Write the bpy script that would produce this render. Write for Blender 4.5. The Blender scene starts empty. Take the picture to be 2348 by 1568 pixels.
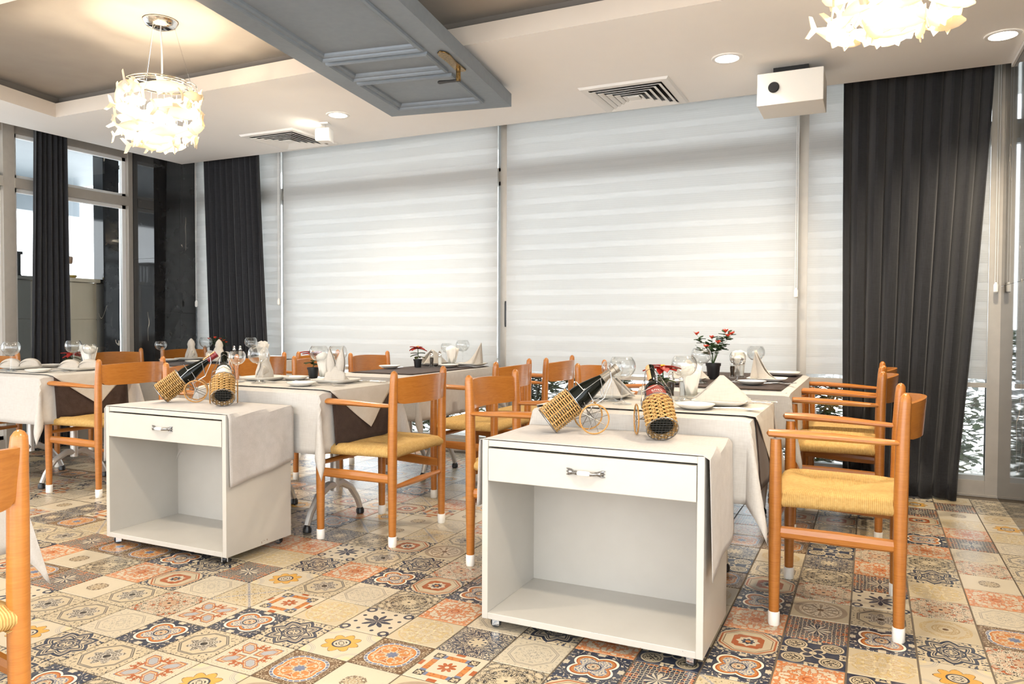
import bpy, bmesh, math, random
from mathutils import Vector, Matrix, Euler

random.seed(7)
PI = math.pi
SC = bpy.context.scene
COL = SC.collection

# ------------------------------------------------------------------ camera
cam_d = bpy.data.cameras.new('camera')
cam = bpy.data.objects.new('camera', cam_d)
COL.objects.link(cam)
SC.camera = cam
cam_d.sensor_width = 36.0
cam_d.lens = 1727.0 / 2348.0 * 36.0
cam_d.clip_start = 0.05
_yaw, _pitch, _roll = -0.445003, -0.025759, 0.00377
_fw = Vector((math.sin(_yaw) * math.cos(_pitch), math.cos(_yaw) * math.cos(_pitch), math.sin(_pitch)))
_r = Vector((math.cos(_yaw), -math.sin(_yaw), 0))
_u = _r.cross(_fw)
_r2 = math.cos(_roll) * _r + math.sin(_roll) * _u
_u2 = -math.sin(_roll) * _r + math.cos(_roll) * _u
_m = Matrix((( _r2.x, _u2.x, -_fw.x, 0), (_r2.y, _u2.y, -_fw.y, 0), (_r2.z, _u2.z, -_fw.z, 1.0526), (0, 0, 0, 1)))
cam.matrix_world = _m

# ------------------------------------------------------------------ world, view
W = bpy.data.worlds.new('sky')
SC.world = W
W.use_nodes = True
_bg = W.node_tree.nodes['Background']
_bg.inputs[0].default_value = (0.935, 0.968, 1.0, 1)
_bg.inputs[1].default_value = 2.7
SC.view_settings.view_transform = 'Standard'
SC.view_settings.look = 'None'
SC.view_settings.exposure = 1.05
SC.view_settings.gamma = 1.0
SC.view_settings.use_curve_mapping = False
SC.cycles.use_denoising = True
SC.cycles.use_adaptive_sampling = True
SC.cycles.adaptive_threshold = 0.03
SC.cycles.max_bounces = 6
SC.cycles.diffuse_bounces = 3
SC.cycles.glossy_bounces = 3
SC.cycles.transmission_bounces = 4
SC.cycles.transparent_max_bounces = 14
SC.cycles.sample_clamp_indirect = 6.0
SC.cycles.caustics_reflective = False
SC.cycles.caustics_refractive = False

# ------------------------------------------------------------------ node helpers
class X:
    """a value in a shader tree, with arithmetic"""
    nt = None
    def __init__(self, s): self.s = s
    @staticmethod
    def op(o, *a, clamp=False):
        n = X.nt.nodes.new('ShaderNodeMath'); n.operation = o; n.use_clamp = clamp
        for i, v in enumerate(a):
            if isinstance(v, X): X.nt.links.new(v.s, n.inputs[i])
            else: n.inputs[i].default_value = float(v)
        return X(n.outputs[0])
    def __add__(a, b): return X.op('ADD', a, b)
    __radd__ = __add__
    def __sub__(a, b): return X.op('SUBTRACT', a, b)
    def __rsub__(a, b): return X.op('SUBTRACT', b, a)
    def __mul__(a, b): return X.op('MULTIPLY', a, b)
    __rmul__ = __mul__
    def __truediv__(a, b): return X.op('DIVIDE', a, b)
    def __lt__(a, b): return X.op('LESS_THAN', a, b)
    def __gt__(a, b): return X.op('GREATER_THAN', a, b)
def xabs(a): return X.op('ABSOLUTE', a)
def xmin(a, b): return X.op('MINIMUM', a, b)
def xmax(a, b): return X.op('MAXIMUM', a, b)
def xsin(a): return X.op('SINE', a)
def xcos(a): return X.op('COSINE', a)
def xsqrt(a): return X.op('SQRT', a)
def xpow(a, b): return X.op('POWER', a, b)
def xpp(a, b): return X.op('PINGPONG', a, b)
def band(a, lo, hi): return (a > lo) * (a < hi)

def new_mat(name):
    m = bpy.data.materials.new(name); m.use_nodes = True
    nt = m.node_tree; nt.nodes.clear()
    out = nt.nodes.new('ShaderNodeOutputMaterial')
    X.nt = nt
    return m, nt, out
def link(nt, a, b): nt.links.new(a.s if isinstance(a, X) else a, b)
def bsdf(nt, out, color=(.8, .8, .8), rough=.5, metal=0., spec=.5, **kw):
    b = nt.nodes.new('ShaderNodeBsdfPrincipled')
    if isinstance(color, (tuple, list)): b.inputs['Base Color'].default_value = (*color[:3], 1)
    else: link(nt, color, b.inputs['Base Color'])
    if isinstance(rough, (int, float)): b.inputs['Roughness'].default_value = rough
    else: link(nt, rough, b.inputs['Roughness'])
    b.inputs['Metallic'].default_value = metal
    b.inputs['Specular IOR Level'].default_value = spec
    for k, v in kw.items():
        b.inputs[k].default_value = v
    if out is not None: link(nt, b.outputs[0], out.inputs[0])
    return b
def coords(nt, kind='Object'):
    return nt.nodes.new('ShaderNodeTexCoord').outputs[kind]
def mapping(nt, vec, scale=(1, 1, 1), loc=(0, 0, 0), rot=(0, 0, 0)):
    n = nt.nodes.new('ShaderNodeMapping')
    link(nt, vec, n.inputs[0]); n.inputs['Scale'].default_value = scale
    n.inputs['Location'].default_value = loc; n.inputs['Rotation'].default_value = rot
    return n.outputs[0]
def noise(nt, vec, scale=5, detail=2, rough=.5, dist=0.):
    n = nt.nodes.new('ShaderNodeTexNoise')
    if vec is not None: link(nt, vec, n.inputs['Vector'])
    n.inputs['Scale'].default_value = scale; n.inputs['Detail'].default_value = detail
    n.inputs['Roughness'].default_value = rough; n.inputs['Distortion'].default_value = dist
    return n.outputs[0]
def ramp(nt, fac, stops, interp='LINEAR'):
    n = nt.nodes.new('ShaderNodeValToRGB'); n.color_ramp.interpolation = interp
    e = n.color_ramp.elements
    while len(e) < len(stops): e.new(.5)
    for i, (p, c) in enumerate(stops):
        e[i].position = p; e[i].color = (*c, 1)
    link(nt, fac, n.inputs[0]); return n.outputs[0]
def mix(nt, fac, a, b):
    n = nt.nodes.new('ShaderNodeMix'); n.data_type = 'RGBA'
    if isinstance(fac, (int, float)): n.inputs[0].default_value = fac
    else: link(nt, fac, n.inputs[0])
    for v, i in ((a, 6), (b, 7)):
        if isinstance(v, (tuple, list)): n.inputs[i].default_value = (*v[:3], 1)
        else: link(nt, v, n.inputs[i])
    return n.outputs[2]
def bump(nt, b, h, strength=.3, dist=.002):
    n = nt.nodes.new('ShaderNodeBump'); link(nt, h, n.inputs['Height'])
    n.inputs['Strength'].default_value = strength; n.inputs['Distance'].default_value = dist
    link(nt, n.outputs[0], b.inputs['Normal'])
def sep(nt, vec):
    n = nt.nodes.new('ShaderNodeSeparateXYZ'); link(nt, vec, n.inputs[0])
    return X(n.outputs[0]), X(n.outputs[1]), X(n.outputs[2])
def comb(nt, x, y, z=0):
    n = nt.nodes.new('ShaderNodeCombineXYZ')
    for i, v in enumerate((x, y, z)):
        if isinstance(v, X): link(nt, v, n.inputs[i])
        else: n.inputs[i].default_value = v
    return n.outputs[0]

M = {}
def plain(name, color, rough=.5, metal=0., spec=.5, **kw):
    m, nt, out = new_mat(name); bsdf(nt, out, color, rough, metal, spec, **kw); M[name] = m; return m
def speck(name, c1, c2, scale=40, rough=.5, metal=0., bmp=0., detail=3, spec=.5):
    m, nt, out = new_mat(name)
    co = coords(nt); n = noise(nt, co, scale, detail)
    b = bsdf(nt, out, ramp(nt, n, [(.3, c1), (.7, c2)]), rough, metal, spec)
    if bmp: bump(nt, b, n, bmp)
    M[name] = m; return m

# plain paints, metals, plastics
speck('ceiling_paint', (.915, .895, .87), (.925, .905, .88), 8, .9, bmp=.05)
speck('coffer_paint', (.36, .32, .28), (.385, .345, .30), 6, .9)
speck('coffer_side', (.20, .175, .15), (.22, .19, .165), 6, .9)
speck('fascia_paint', (.66, .585, .505), (.68, .605, .525), 8, .9)  # lip turned away from the windows; its shade is put into the colour
plain('trim_white', (.84, .83, .81), .5)
speck('door_paint', (.175, .208, .245), (.195, .228, .265), 30, .45, bmp=.06)
speck('old_brass', (.42, .27, .10), (.10, .065, .03), 120, .35, 1.0, bmp=.4)
plain('black_plastic', (.012, .012, .013), .35)
plain('chrome', (.80, .80, .80), .12, 1.0)
plain('dark_chrome', (.38, .37, .36), .25, 1.0)
speck('pewter', (.42, .41, .40), (.13, .125, .12), 160, .35, 1.0, bmp=.3)
plain('dark_wire', (.06, .055, .05), .45, .8)
plain('steel', (.72, .72, .72), .22, 1.0)
plain('porcelain', (.774, .756, .720), .12)
plain('ivory_porcelain', (.765, .738, .684), .18)
speck('frame_alu', (.44, .40, .35), (.47, .43, .375), 20, .42, .25)
speck('frame_grey', (.42, .43, .43), (.45, .46, .46), 20, .45, .2)
plain('foot_cap', (.85, .83, .78), .4)
plain('pot_black', (.012, .013, .016), .38)
plain('soil', (.03, .02, .012), .9)
plain('leg_alu', (.62, .60, .57), .35, .6)
plain('table_top', (.62, .60, .56), .5)
plain('paper_white', (.88, .84, .77), .8)
plain('pepper', (.035, .025, .018), .8)
plain('salt', (.85, .85, .84), .8)
plain('oil', (.65, .42, .04), .1)
plain('cork', (.33, .17, .08), .8)
plain('red_seal', (.20, .01, .012), .35)
plain('kraft_seal', (.62, .34, .16), .6)
plain('grey_capsule', (.30, .26, .21), .35, .5)
plain('gold_dot', (.80, .55, .02), .4)
plain('label_red', (.24, .035, .025), .55)
plain('label_cream', (.76, .70, .60), .6)
plain('label_grey', (.25, .24, .22), .6)
plain('ink_white', (.85, .78, .74), .6)
plain('ink_grey', (.35, .32, .28), .6)
plain('stem_green', (.05, .10, .025), .6)
plain('flower_yellow', (.75, .42, .03), .6)
plain('rose_red', (.62, .05, .02), .55)
plain('white_rubber', (.80, .80, .78), .5)
plain('shade_box', (.86, .83, .77), .45)
speck('concrete_pale', (.62, .61, .59), (.70, .69, .67), 5, .85)
speck('terrace_soffit', (.20, .235, .265), (.23, .265, .295), 3, .5)
speck('counter_grey', (.17, .165, .15), (.19, .185, .165), 5, .5)
speck('cabinet_beige', (.55, .46, .33), (.59, .50, .37), 3, .5)
speck('stone_white', (.62, .61, .58), (.80, .79, .77), 18, .8, bmp=.3)
speck('bark', (.05, .035, .022), (.10, .07, .045), 40, .9, bmp=.5)
speck('gravel_bed', (.55, .54, .51), (.75, .74, .71), 60, .9, bmp=.6)

def leaf_mat(name, c1, c2, rough=.45):
    m, nt, out = new_mat(name)
    co = coords(nt)
    n = noise(nt, co, 60, 2)
    b = bsdf(nt, None, ramp(nt, n, [(.3, c1), (.7, c2)]), rough)
    t = nt.nodes.new('ShaderNodeBsdfTranslucent'); t.inputs[0].default_value = (*c2, 1)
    mx = nt.nodes.new('ShaderNodeMixShader'); mx.inputs[0].default_value = .25
    link(nt, b.outputs[0], mx.inputs[1]); link(nt, t.outputs[0], mx.inputs[2]); link(nt, mx.outputs[0], out.inputs[0])
    M[name] = m
leaf_mat('leaf_dark', (.02, .05, .015), (.05, .10, .03))
leaf_mat('leaf_olive', (.07, .09, .025), (.13, .15, .05))
leaf_mat('leaf_red', (.32, .012, .008), (.52, .03, .015))
leaf_mat('leaf_garden', (.012, .03, .010), (.05, .09, .03))

def glass_mat(name, tint=(1, 1, 1), rough=.0, ior=1.5, edge=1.0):
    """thin clear glass: see-through with fresnel reflection"""
    m, nt, out = new_mat(name)
    t = nt.nodes.new('ShaderNodeBsdfTransparent'); t.inputs[0].default_value = (*tint, 1)
    g = nt.nodes.new('ShaderNodeBsdfGlossy'); g.inputs[0].default_value = (1, 1, 1, 1); g.inputs[1].default_value = rough
    f = nt.nodes.new('ShaderNodeLayerWeight'); f.inputs[0].default_value = .5
    fac = X.op('ADD', X.op('MULTIPLY', xpow(X(f.outputs[1]), ior), edge), .045, clamp=True)
    mx = nt.nodes.new('ShaderNodeMixShader'); link(nt, fac, mx.inputs[0])
    link(nt, t.outputs[0], mx.inputs[1]); link(nt, g.outputs[0], mx.inputs[2]); link(nt, mx.outputs[0], out.inputs[0])
    M[name] = m
glass_mat('clear_glass', (.955, .96, .958), .0, 2.3, .85)
glass_mat('pane_glass', (.95, .97, .975), .0, 4.5, .8)
glass_mat('vessel_glass', (.93, .94, .93), .02, 3.0, .8)

m, nt, out = new_mat('bottle_glass')
bsdf(nt, out, (.005, .006, .004), .05, 0, .22); M['bottle_glass'] = m

# varnished beech of the chairs
m, nt, out = new_mat('chair_wood')
co = coords(nt)
g = noise(nt, mapping(nt, co, (3, 3, 40)), 6, 4, .6, .6)
g2 = noise(nt, mapping(nt, co, (2, 2, 2)), 3, 2)
base = ramp(nt, g, [(.25, (.333, .106, .015)), (.55, (.423, .153, .025)), (.8, (.468, .184, .036))])
colr = mix(nt, .22, base, ramp(nt, g2, [(.3, (.38, .12, .018)), (.7, (.58, .25, .06))]))
b = bsdf(nt, out, colr, .30, 0, .5, **{'Coat Weight': .25, 'Coat Roughness': .15})
M['chair_wood'] = m
m, nt, out = new_mat('chair_panel')
co = coords(nt)
sx, sy, sz = sep(nt, co)
g = noise(nt, mapping(nt, co, (8, 4, 34)), 3, 4, .6, 1.2)
base = ramp(nt, g, [(.25, (.342, .113, .017)), (.5, (.427, .158, .027)), (.75, (.468, .189, .038))])
bsdf(nt, out, base, .28, 0, .5, **{'Coat Weight': .25, 'Coat Roughness': .15})
M['chair_panel'] = m

# paper cord: stripes across UV.x
m, nt, out = new_mat('paper_cord')
u, v, _ = sep(nt, coords(nt, 'UV'))
st = xsin(u * (2 * PI / .0062))
n = noise(nt, coords(nt), 90, 3)
colr = ramp(nt, n, [(.25, (.540, .333, .104)), (.75, (.666, .450, .171))])
colr = mix(nt, X.op('MULTIPLY', (st < -.7), .5), colr, (.42, .22, .07))
b = bsdf(nt, out, colr, .75, 0, .2)
bump(nt, b, st, .55, .0022)
M['paper_cord'] = m

def cloth(name, c1, c2, rough=.9, transl=.0):
    m, nt, out = new_mat(name)
    co = coords(nt)
    n1 = noise(nt, mapping(nt, co, (260, 26, 26)), 1, 2); n2 = noise(nt, mapping(nt, co, (26, 260, 260)), 1, 2)
    wv = X.op('MULTIPLY', X(n1) + X(n2), .5)
    wr = noise(nt, co, 3.0, 3)
    colr = ramp(nt, wv, [(.35, c1), (.65, c2)])
    b = bsdf(nt, None if transl else out, colr, rough, 0, .15, **{'Sheen Weight': .1})
    h = X(wv.s) * .15 + X(wr)
    bump(nt, b, h, .25, .006)
    if transl:
        t = nt.nodes.new('ShaderNodeBsdfTranslucent'); t.inputs[0].default_value = (*c2, 1)
        mx = nt.nodes.new('ShaderNodeMixShader'); mx.inputs[0].default_value = transl
        link(nt, b.outputs[0], mx.inputs[1]); link(nt, t.outputs[0], mx.inputs[2]); link(nt, mx.outputs[0], out.inputs[0])
    M[name] = m
cloth('linen_white', (.540, .508, .473), (.612, .585, .549), transl=.12)
cloth('linen_top', (.553, .513, .450), (.612, .576, .522), transl=.08)
cloth('linen_grey', (.432, .401, .378), (.504, .473, .450))
cloth('linen_brown', (.040, .024, .018), (.060, .038, .030))
cloth('napkin_cloth', (.558, .513, .455), (.621, .576, .522), transl=.15)

# curtain
m, nt, out = new_mat('curtain_cloth')
co = coords(nt)
n1 = noise(nt, mapping(nt, co, (600, 600, 12)), 1, 2); n2 = noise(nt, mapping(nt, co, (20, 20, 500)), 1, 2)
colr = ramp(nt, X(n1) * .6 + X(n2) * .4, [(.35, (.020, .020, .023)), (.7, (.047, .048, .054))])
b = bsdf(nt, None, colr, .85, 0, .2, **{'Sheen Weight': .25})
tr = nt.nodes.new('ShaderNodeBsdfTranslucent'); tr.inputs[0].default_value = (.05, .055, .065, 1)
mx = nt.nodes.new('ShaderNodeMixShader'); mx.inputs[0].default_value = .22
link(nt, b.outputs[0], mx.inputs[1]); link(nt, tr.outputs[0], mx.inputs[2]); link(nt, mx.outputs[0], out.inputs[0])
M['curtain_cloth'] = m

# blinds: woven opaque band with fine horizontal threads, and the sheer gauze
def blind_mat(name, col, transp, transl, freq):
    m, nt, out = new_mat(name)
    x_, y_, z_ = sep(nt, coords(nt))
    st = xsin(z_ * (2 * PI * freq))
    d = nt.nodes.new('ShaderNodeBsdfDiffuse')
    link(nt, mix(nt, X.op('MULTIPLY', st < -.5, .5), col, tuple(c * .8 for c in col)), d.inputs[0])
    t = nt.nodes.new('ShaderNodeBsdfTranslucent'); t.inputs[0].default_value = (*col, 1)
    m1 = nt.nodes.new('ShaderNodeMixShader'); m1.inputs[0].default_value = transl
    link(nt, d.outputs[0], m1.inputs[1]); link(nt, t.outputs[0], m1.inputs[2])
    tp = nt.nodes.new('ShaderNodeBsdfTransparent')
    m2 = nt.nodes.new('ShaderNodeMixShader'); m2.inputs[0].default_value = transp
    link(nt, m1.outputs[0], m2.inputs[1]); link(nt, tp.outputs[0], m2.inputs[2]); link(nt, m2.outputs[0], out.inputs[0])
    M[name] = m
blind_mat('blind_band', (.735, .735, .725), .03, .56, 70)
blind_mat('blind_sheer', (.738, .738, .729), .12, .52, 140)
blind_mat('blind_back', (.88, .88, .87), .55, .6, 140)

# black polished marble with thin veins
m, nt, out = new_mat('black_marble')
co = coords(nt)
n = noise(nt, co, 4, 5, .6)
vn = noise(nt, mapping(nt, co, (1.2, 1.2, .35), (3.1, .7, 0)), 1.6, 3, .5, .8)
vein = (xabs(X(vn) - .52) < .0022) * (X(noise(nt, co, 2.3, 1)) > .52)
base = ramp(nt, n, [(.3, (.010, .010, .011)), (.75, (.030, .029, .028))])
bsdf(nt, out, mix(nt, vein, base, (.45, .38, .30)), .05, 0, .62); M['black_marble'] = m

# white trolley paint with chipped lower edges
m, nt, out = new_mat('trolley_paint')
co = coords(nt)
x_, y_, z_ = sep(nt, co)
n = noise(nt, co, 45, 4, .7); n2 = noise(nt, co, 6, 2)
low = X.op('SUBTRACT', .055, z_)
chip = (X(n) > .66) * (z_ < .058) * (X(n2) > .45)
base = ramp(nt, noise(nt, co, 12, 2), [(.3, (.50, .472, .425)), (.7, (.52, .492, .445))])
bsdf(nt, out, mix(nt, chip, base, (.20, .13, .08)), .32, 0, .5); M['trolley_paint'] = m

# wicker
m, nt, out = new_mat('wicker')
n = noise(nt, coords(nt), 130, 3)
bsdf(nt, out, ramp(nt, n, [(.25, (.30, .155, .042)), (.5, (.45, .26, .082)), (.75, (.56, .36, .14))]), .5); M['wicker'] = m
m, nt, out = new_mat('cane')
n = noise(nt, coords(nt), 160, 3)
bsdf(nt, out, ramp(nt, n, [(.3, (.38, .175, .04)), (.7, (.52, .28, .08))]), .4); M['cane'] = m

# lamp fish: translucent resin
m, nt, out = new_mat('fish_resin')
n = noise(nt, coords(nt), 140, 3)
d = nt.nodes.new('ShaderNodeBsdfPrincipled'); d.inputs['Base Color'].default_value = (.80, .74, .64, 1); d.inputs['Roughness'].default_value = .35
t = nt.nodes.new('ShaderNodeBsdfTranslucent'); t.inputs[0].default_value = (.85, .76, .60, 1)
mx = nt.nodes.new('ShaderNodeMixShader'); mx.inputs[0].default_value = .42
bump(nt, d, n, .3, .002)
link(nt, d.outputs[0], mx.inputs[1]); link(nt, t.outputs[0], mx.inputs[2]); link(nt, mx.outputs[0], out.inputs[0]); M['fish_resin'] = m

def emit(name, col, s):
    m, nt, out = new_mat(name)
    e = nt.nodes.new('ShaderNodeEmission'); e.inputs[0].default_value = (*col, 1); e.inputs[1].default_value = s
    link(nt, e.outputs[0], out.inputs[0]); M[name] = m
    m.cycles.emission_sampling = 'NONE'          # the lamp's own light object lights the room
emit('lamp_glow', (1.0, .90, .74), 16)
emit('bulb_glow', (1.0, .82, .58), 18)
emit('terrace_glow', (1.0, .92, .8), 6)

# ------------------------------------------------------------------ patterned floor tiles
CREAM = (.450, .373, .252); CREAM2 = (.486, .419, .310); NAVY = (.025, .032, .054); RUST = (.306, .077, .018); ORANGE = (.414, .158, .036)
GREY = (.105, .092, .075); BROWN = (.11, .058, .024); BLACK = (.018, .016, .015); BLUE = (.11, .135, .21); BEIGE = (.42, .31, .15); GOLD = (.52, .28, .05)
TILE_MATS = []
def tile(name, fn, bgc, wear=.5):
    m, nt, out = new_mat('tile_' + name)
    uv = coords(nt, 'UV')
    u, v, _ = sep(nt, uv)
    a = xabs(u); c = xabs(v)
    r = xsqrt(u * u + v * v)
    mx_ = xmax(a, c); mn_ = xmin(a, c)
    th = X.op('ARCTAN2', c, a)          # 0..pi/2
    nsym = lambda s, d=2, off=0.: X(noise(nt, comb(nt, mx_ + off, mn_, off), s, d, .5, .3))
    col = [bgc]
    def put(maskx, colr): col[0] = mix(nt, maskx, col[0], colr)
    fn(dict(u=u, v=v, a=a, c=c, r=r, mx=mx_, mn=mn_, th=th, n=nsym, put=put, nt=nt))
    info = nt.nodes.new('ShaderNodeObjectInfo')
    w = noise(nt, mapping(nt, coords(nt, 'Object'), (9, 9, 9)), 1.5, 4, .65)
    faded = mix(nt, ramp(nt, w, [(.46, (0, 0, 0)), (.80, (wear * .7, wear * .7, wear * .7))]), col[0], CREAM2)
    put_edge = (mx_ > .985)
    faded = mix(nt, put_edge, faded, (.10, .075, .05))
    b = bsdf(nt, out, faded, .32, 0, .4)
    M['tile_' + name] = m; TILE_MATS.append(m)

def star_r(k, amp, d): return d['r'] * (1 + amp * 0) - xabs(xsin(d['th'] * k)) * amp
def t_star(d):
    rr = d['r'] + xpp(d['th'], PI / 8) * .62 - .09
    for lo, hi in ((.76, .90), (.655, .705), (.53, .615)): d['put'](band(rr, lo, hi), NAVY)
    d['put'](band(d['r'], .19, .44), NAVY)
    d['put'](band(d['r'], .25, .38) * (d['n'](14) > .52), CREAM)
    d['put'](band(d['r'], .06, .16) * (xsin(d['th'] * 8) > 0), NAVY)
    d['put']((rr > .97) * (d['n'](9, 2, 2.) > .55), NAVY)
def t_quatre(d):
    q = d['r'] - .28 * xabs(xsin(d['th'] * 2))
    d['put'](q < .58, (.74, .66, .52)); d['put'](q < .50, ORANGE); d['put'](band(q, .44, .50), RUST)
    d['put'](q < .36, CREAM2); d['put']((q < .36) * (d['n'](13) > .52), BLUE)
    d['put'](d['r'] < .26, NAVY); d['put'](band(d['r'], .05, .21), CREAM); d['put'](band(d['r'], .09, .18) * (d['n'](18) > .5), RUST)
    d['put']((q > .64) * (d['n'](6, 2, 1.) > .56), CREAM2); d['put']((mnx(d) < .12) * (d['mx'] > .8), CREAM2)
def mnx(d): return d['mn']
def t_octa(d):
    o = xmax(d['mx'], (d['a'] + d['c']) * .72)
    d['put'](band(o, .70, .735), GREY); d['put'](band(o, .76, .80), GREY); d['put'](band(o, .735, .76), (.35, .30, .23))
    fl = d['r'] - .22 * xabs(xcos(d['th'] * 4))
    d['put'](fl < .34, (.40, .36, .30)); d['put']((fl < .34) * (d['n'](15) > .5), GREY); d['put'](d['r'] < .12, BLACK)
    d['put']((o > .86) * (d['n'](10, 2, 3.) > .57), GREY)
def t_octa_pale(d):
    o = xmax(d['mx'], (d['a'] + d['c']) * .72)
    d['put'](band(o, .70, .73), (.24, .215, .18)); d['put'](band(o, .76, .79), (.24, .215, .18))
    d['put']((o < .6) * band(d['n'](7, 2, 5.), .50, .545), (.26, .24, .20))
    d['put']((o > .86) * (d['n'](10, 2, 3.) > .58), (.30, .27, .22))
def t_rust(d):
    n = d['n'](7.5, 3, 1.3)
    d['put'](n > .50, (.46, .17, .06)); d['put'](band(n, .50, .53), RUST); d['put'](band(d['r'], .10, .17), RUST); d['put'](d['mx'] > .95, (.52, .22, .09))
def t_petal(d):
    # four long hexagons on the diagonals, leaves on the axes
    p = (d['a'] + d['c']) * .7071; q = xabs(d['a'] - d['c']) * .7071
    h = xmax(q / .235, xabs(p - .57) / .49 + q / .235 * .45)
    for lim, cc in ((1.0, BLUE), (.93, ORANGE), (.76, CREAM2), (.66, RUST), (.57, (.30, .31, .32))): d['put'](h < lim, cc)
    d['put'](band(d['mx'], .45, .80) * (d['mn'] < .26) * (d['n'](8, 2, 2.2) > .47), RUST)
    d['put']((d['mx'] > .55) * (d['n'](22, 1, 4.) > .66), BROWN)
def t_sun(d):
    s = d['r'] - .20 * xabs(xcos(d['th'] * 4)) - d['n'](12) * .08
    d['put'](s < .40, GOLD); d['put'](band(s, .40, .425), BROWN)
    d['put'](d['r'] < .32, NAVY); d['put'](d['r'] < .26, CREAM2); d['put'](band(d['r'], .06, .2) * (d['n'](16) > .5), BLACK)
    rc = xsqrt((1 - d['a']) * (1 - d['a']) + (1 - d['c']) * (1 - d['c']))
    for lo, hi in ((.44, .465), (.50, .52), (.56, .575)): d['put'](band(rc, lo, hi), (.28, .27, .26))
    d['put']((rc < .38) * (d['n'](9, 2, 2.) > .5), (.55, .45, .25))
def t_mosaic(d):
    v_ = d['nt'].nodes.new('ShaderNodeTexVoronoi'); v_.feature = 'DISTANCE_TO_EDGE'; v_.inputs['Scale'].default_value = 7.5; v_.inputs['Randomness'].default_value = .35
    link(d['nt'], comb(d['nt'], d['mx'], d['mn'], 0), v_.inputs['Vector'])
    e = X(v_.outputs[0])
    d['put'](e > .085, NAVY); d['put']((e > .085) * (d['n'](5, 1, 3.) > .56), RUST)
    s = d['r'] - .16 * xabs(xcos(d['th'] * 6))
    d['put'](s < .30, CREAM2); d['put']((s < .30) * (xsin(d['th'] * 12) > .15), NAVY)
def t_qbrown(d):
    q = d['r'] - .12 * xabs(xsin(d['th'] * 2)) 
    d['put'](q < .78, (.70, .66, .58)); d['put'](band(q, .68, .77), BLUE); d['put'](band(q, .68, .77) * (xsin(d['th'] * 28) > .8), CREAM2)
    d['put'](q < .66, ORANGE); d['put']((q < .58) * (d['n'](6, 3, .6) > .48), CREAM); d['put']((q < .58) * (d['n'](6, 3, .6) > .60), RUST)
    d['put']((d['r'] - .08 * xabs(xcos(d['th'] * 4))) < .13, BLUE)
    d['put']((q > .82) * band(d['n'](7, 1, 1.), .47, .53), CREAM)
def t_navyd(d):
    n = d['n'](5.2, 2, 2.7)
    d['put'](band(n, .44, .485), CREAM); d['put'](band(n, .55, .60), CREAM); d['put']((d['r'] - .22 * xabs(xcos(d['th'] * 4))) < .12, CREAM); d['put'](band(d['r'], .30, .33), CREAM)
    d['put'](n > .68, (.55, .47, .34))
def t_beige(d):
    n = d['n'](6, 3, 4.1)
    d['put']((n > .52) * (d['r'] < .95), (.46, .35, .17)); d['put'](band(n, .52, .545) * (d['r'] < .95), (.30, .20, .08)); d['put'](n < .38, (.62, .50, .28))
def t_scroll(d):
    n = d['n'](5.0, 2, 6.6)
    d['put'](n > .50, BLACK); d['put'](band(n, .535, .57), CREAM); d['put'](n > .64, (.36, .33, .28)); d['put'](band(n, .43, .45), BLACK)
    d['put']((d['r'] - .18 * xabs(xcos(d['th'] * 4))) < .14, CREAM); d['put'](d['r'] < .06, BLACK)
def t_rustscroll(d):
    n = d['n'](5.4, 2, 8.2)
    d['put'](n > .50, BLACK); d['put'](band(n, .53, .60), CREAM2); d['put'](n > .63, RUST); d['put'](band(n, .40, .43), RUST)
    d['put']((d['r'] - .2 * xabs(xcos(d['th'] * 4))) < .16, (.40, .26, .16)); d['put'](d['r'] < .07, BLACK)
def t_bars(d):
    fr = band(d['mx'], .50, .72)
    d['put'](fr * (d['mn'] < .46), ORANGE); d['put'](fr * (d['mn'] < .46) * (d['mn'] > .34), BLUE); d['put'](fr * (d['n'](9, 2, 1.5) > .55) * (d['mn'] < .34), RUST)
    d['put'](band(d['mn'], .46, .78) * band(d['mx'], .46, .78), BLACK); d['put'](band(d['mn'], .50, .74) * band(d['mx'], .50, .74) * (d['n'](14) > .48), CREAM)
    d['put']((d['r'] - .16 * xabs(xcos(d['th'] * 4))) < .16, RUST); d['put'](d['r'] < .07, CREAM2)
    d['put']((d['mx'] > .84) * (d['mn'] < .16), RUST)
def t_taupe(d):
    d['put'](d['r'] < .92, (.29, .22, .15)); d['put'](d['r'] < .74, (.56, .47, .35)); d['put'](band(d['r'], .60, .64), (.22, .16, .10))
    d['put']((d['r'] < .58) * (xabs(xsin(d['th'] * 5)) > .82), (.24, .18, .12)); d['put']((d['r'] < .72) * (d['n'](13) > .57), (.27, .21, .14)); d['put'](d['r'] < .12, BROWN)
def t_lace(d):
    rc = xsqrt((d['a'] - .56) * (d['a'] - .56) + (d['c'] - .56) * (d['c'] - .56))
    d['put'](rc < .36, CREAM); d['put'](band(rc, .27, .30), BLACK); d['put']((rc < .24) * (d['n'](15) > .5), BLACK)
    f = d['r'] - .26 * xabs(xsin(d['th'] * 2))
    d['put'](band(f, .12, .22), CREAM); d['put'](band(d['r'], .02, .12), CREAM); d['put']((d['mx'] > .78) * (d['mn'] < .22) * (d['n'](10) > .5), CREAM)
def t_arrow(d):
    o = xmax(d['mx'] * .95, (d['a'] + d['c']) * .66)
    d['put'](o < .86, RUST); d['put'](o < .80, CREAM); d['put'](band(o, .72, .745), BROWN)
    d['put'](band(d['mx'], .28, .50) * (d['mn'] < .40) * (d['a'] + d['c'] * 1. < .84), RUST); d['put']((d['a'] + d['c']) < .40, CREAM2)
    d['put']((d['r'] - .08 * xabs(xcos(d['th'] * 4))) < .15, NAVY); d['put'](d['r'] < .09, ORANGE)
    d['put']((o > .9) * (d['n'](9) > .5), NAVY)
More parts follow.
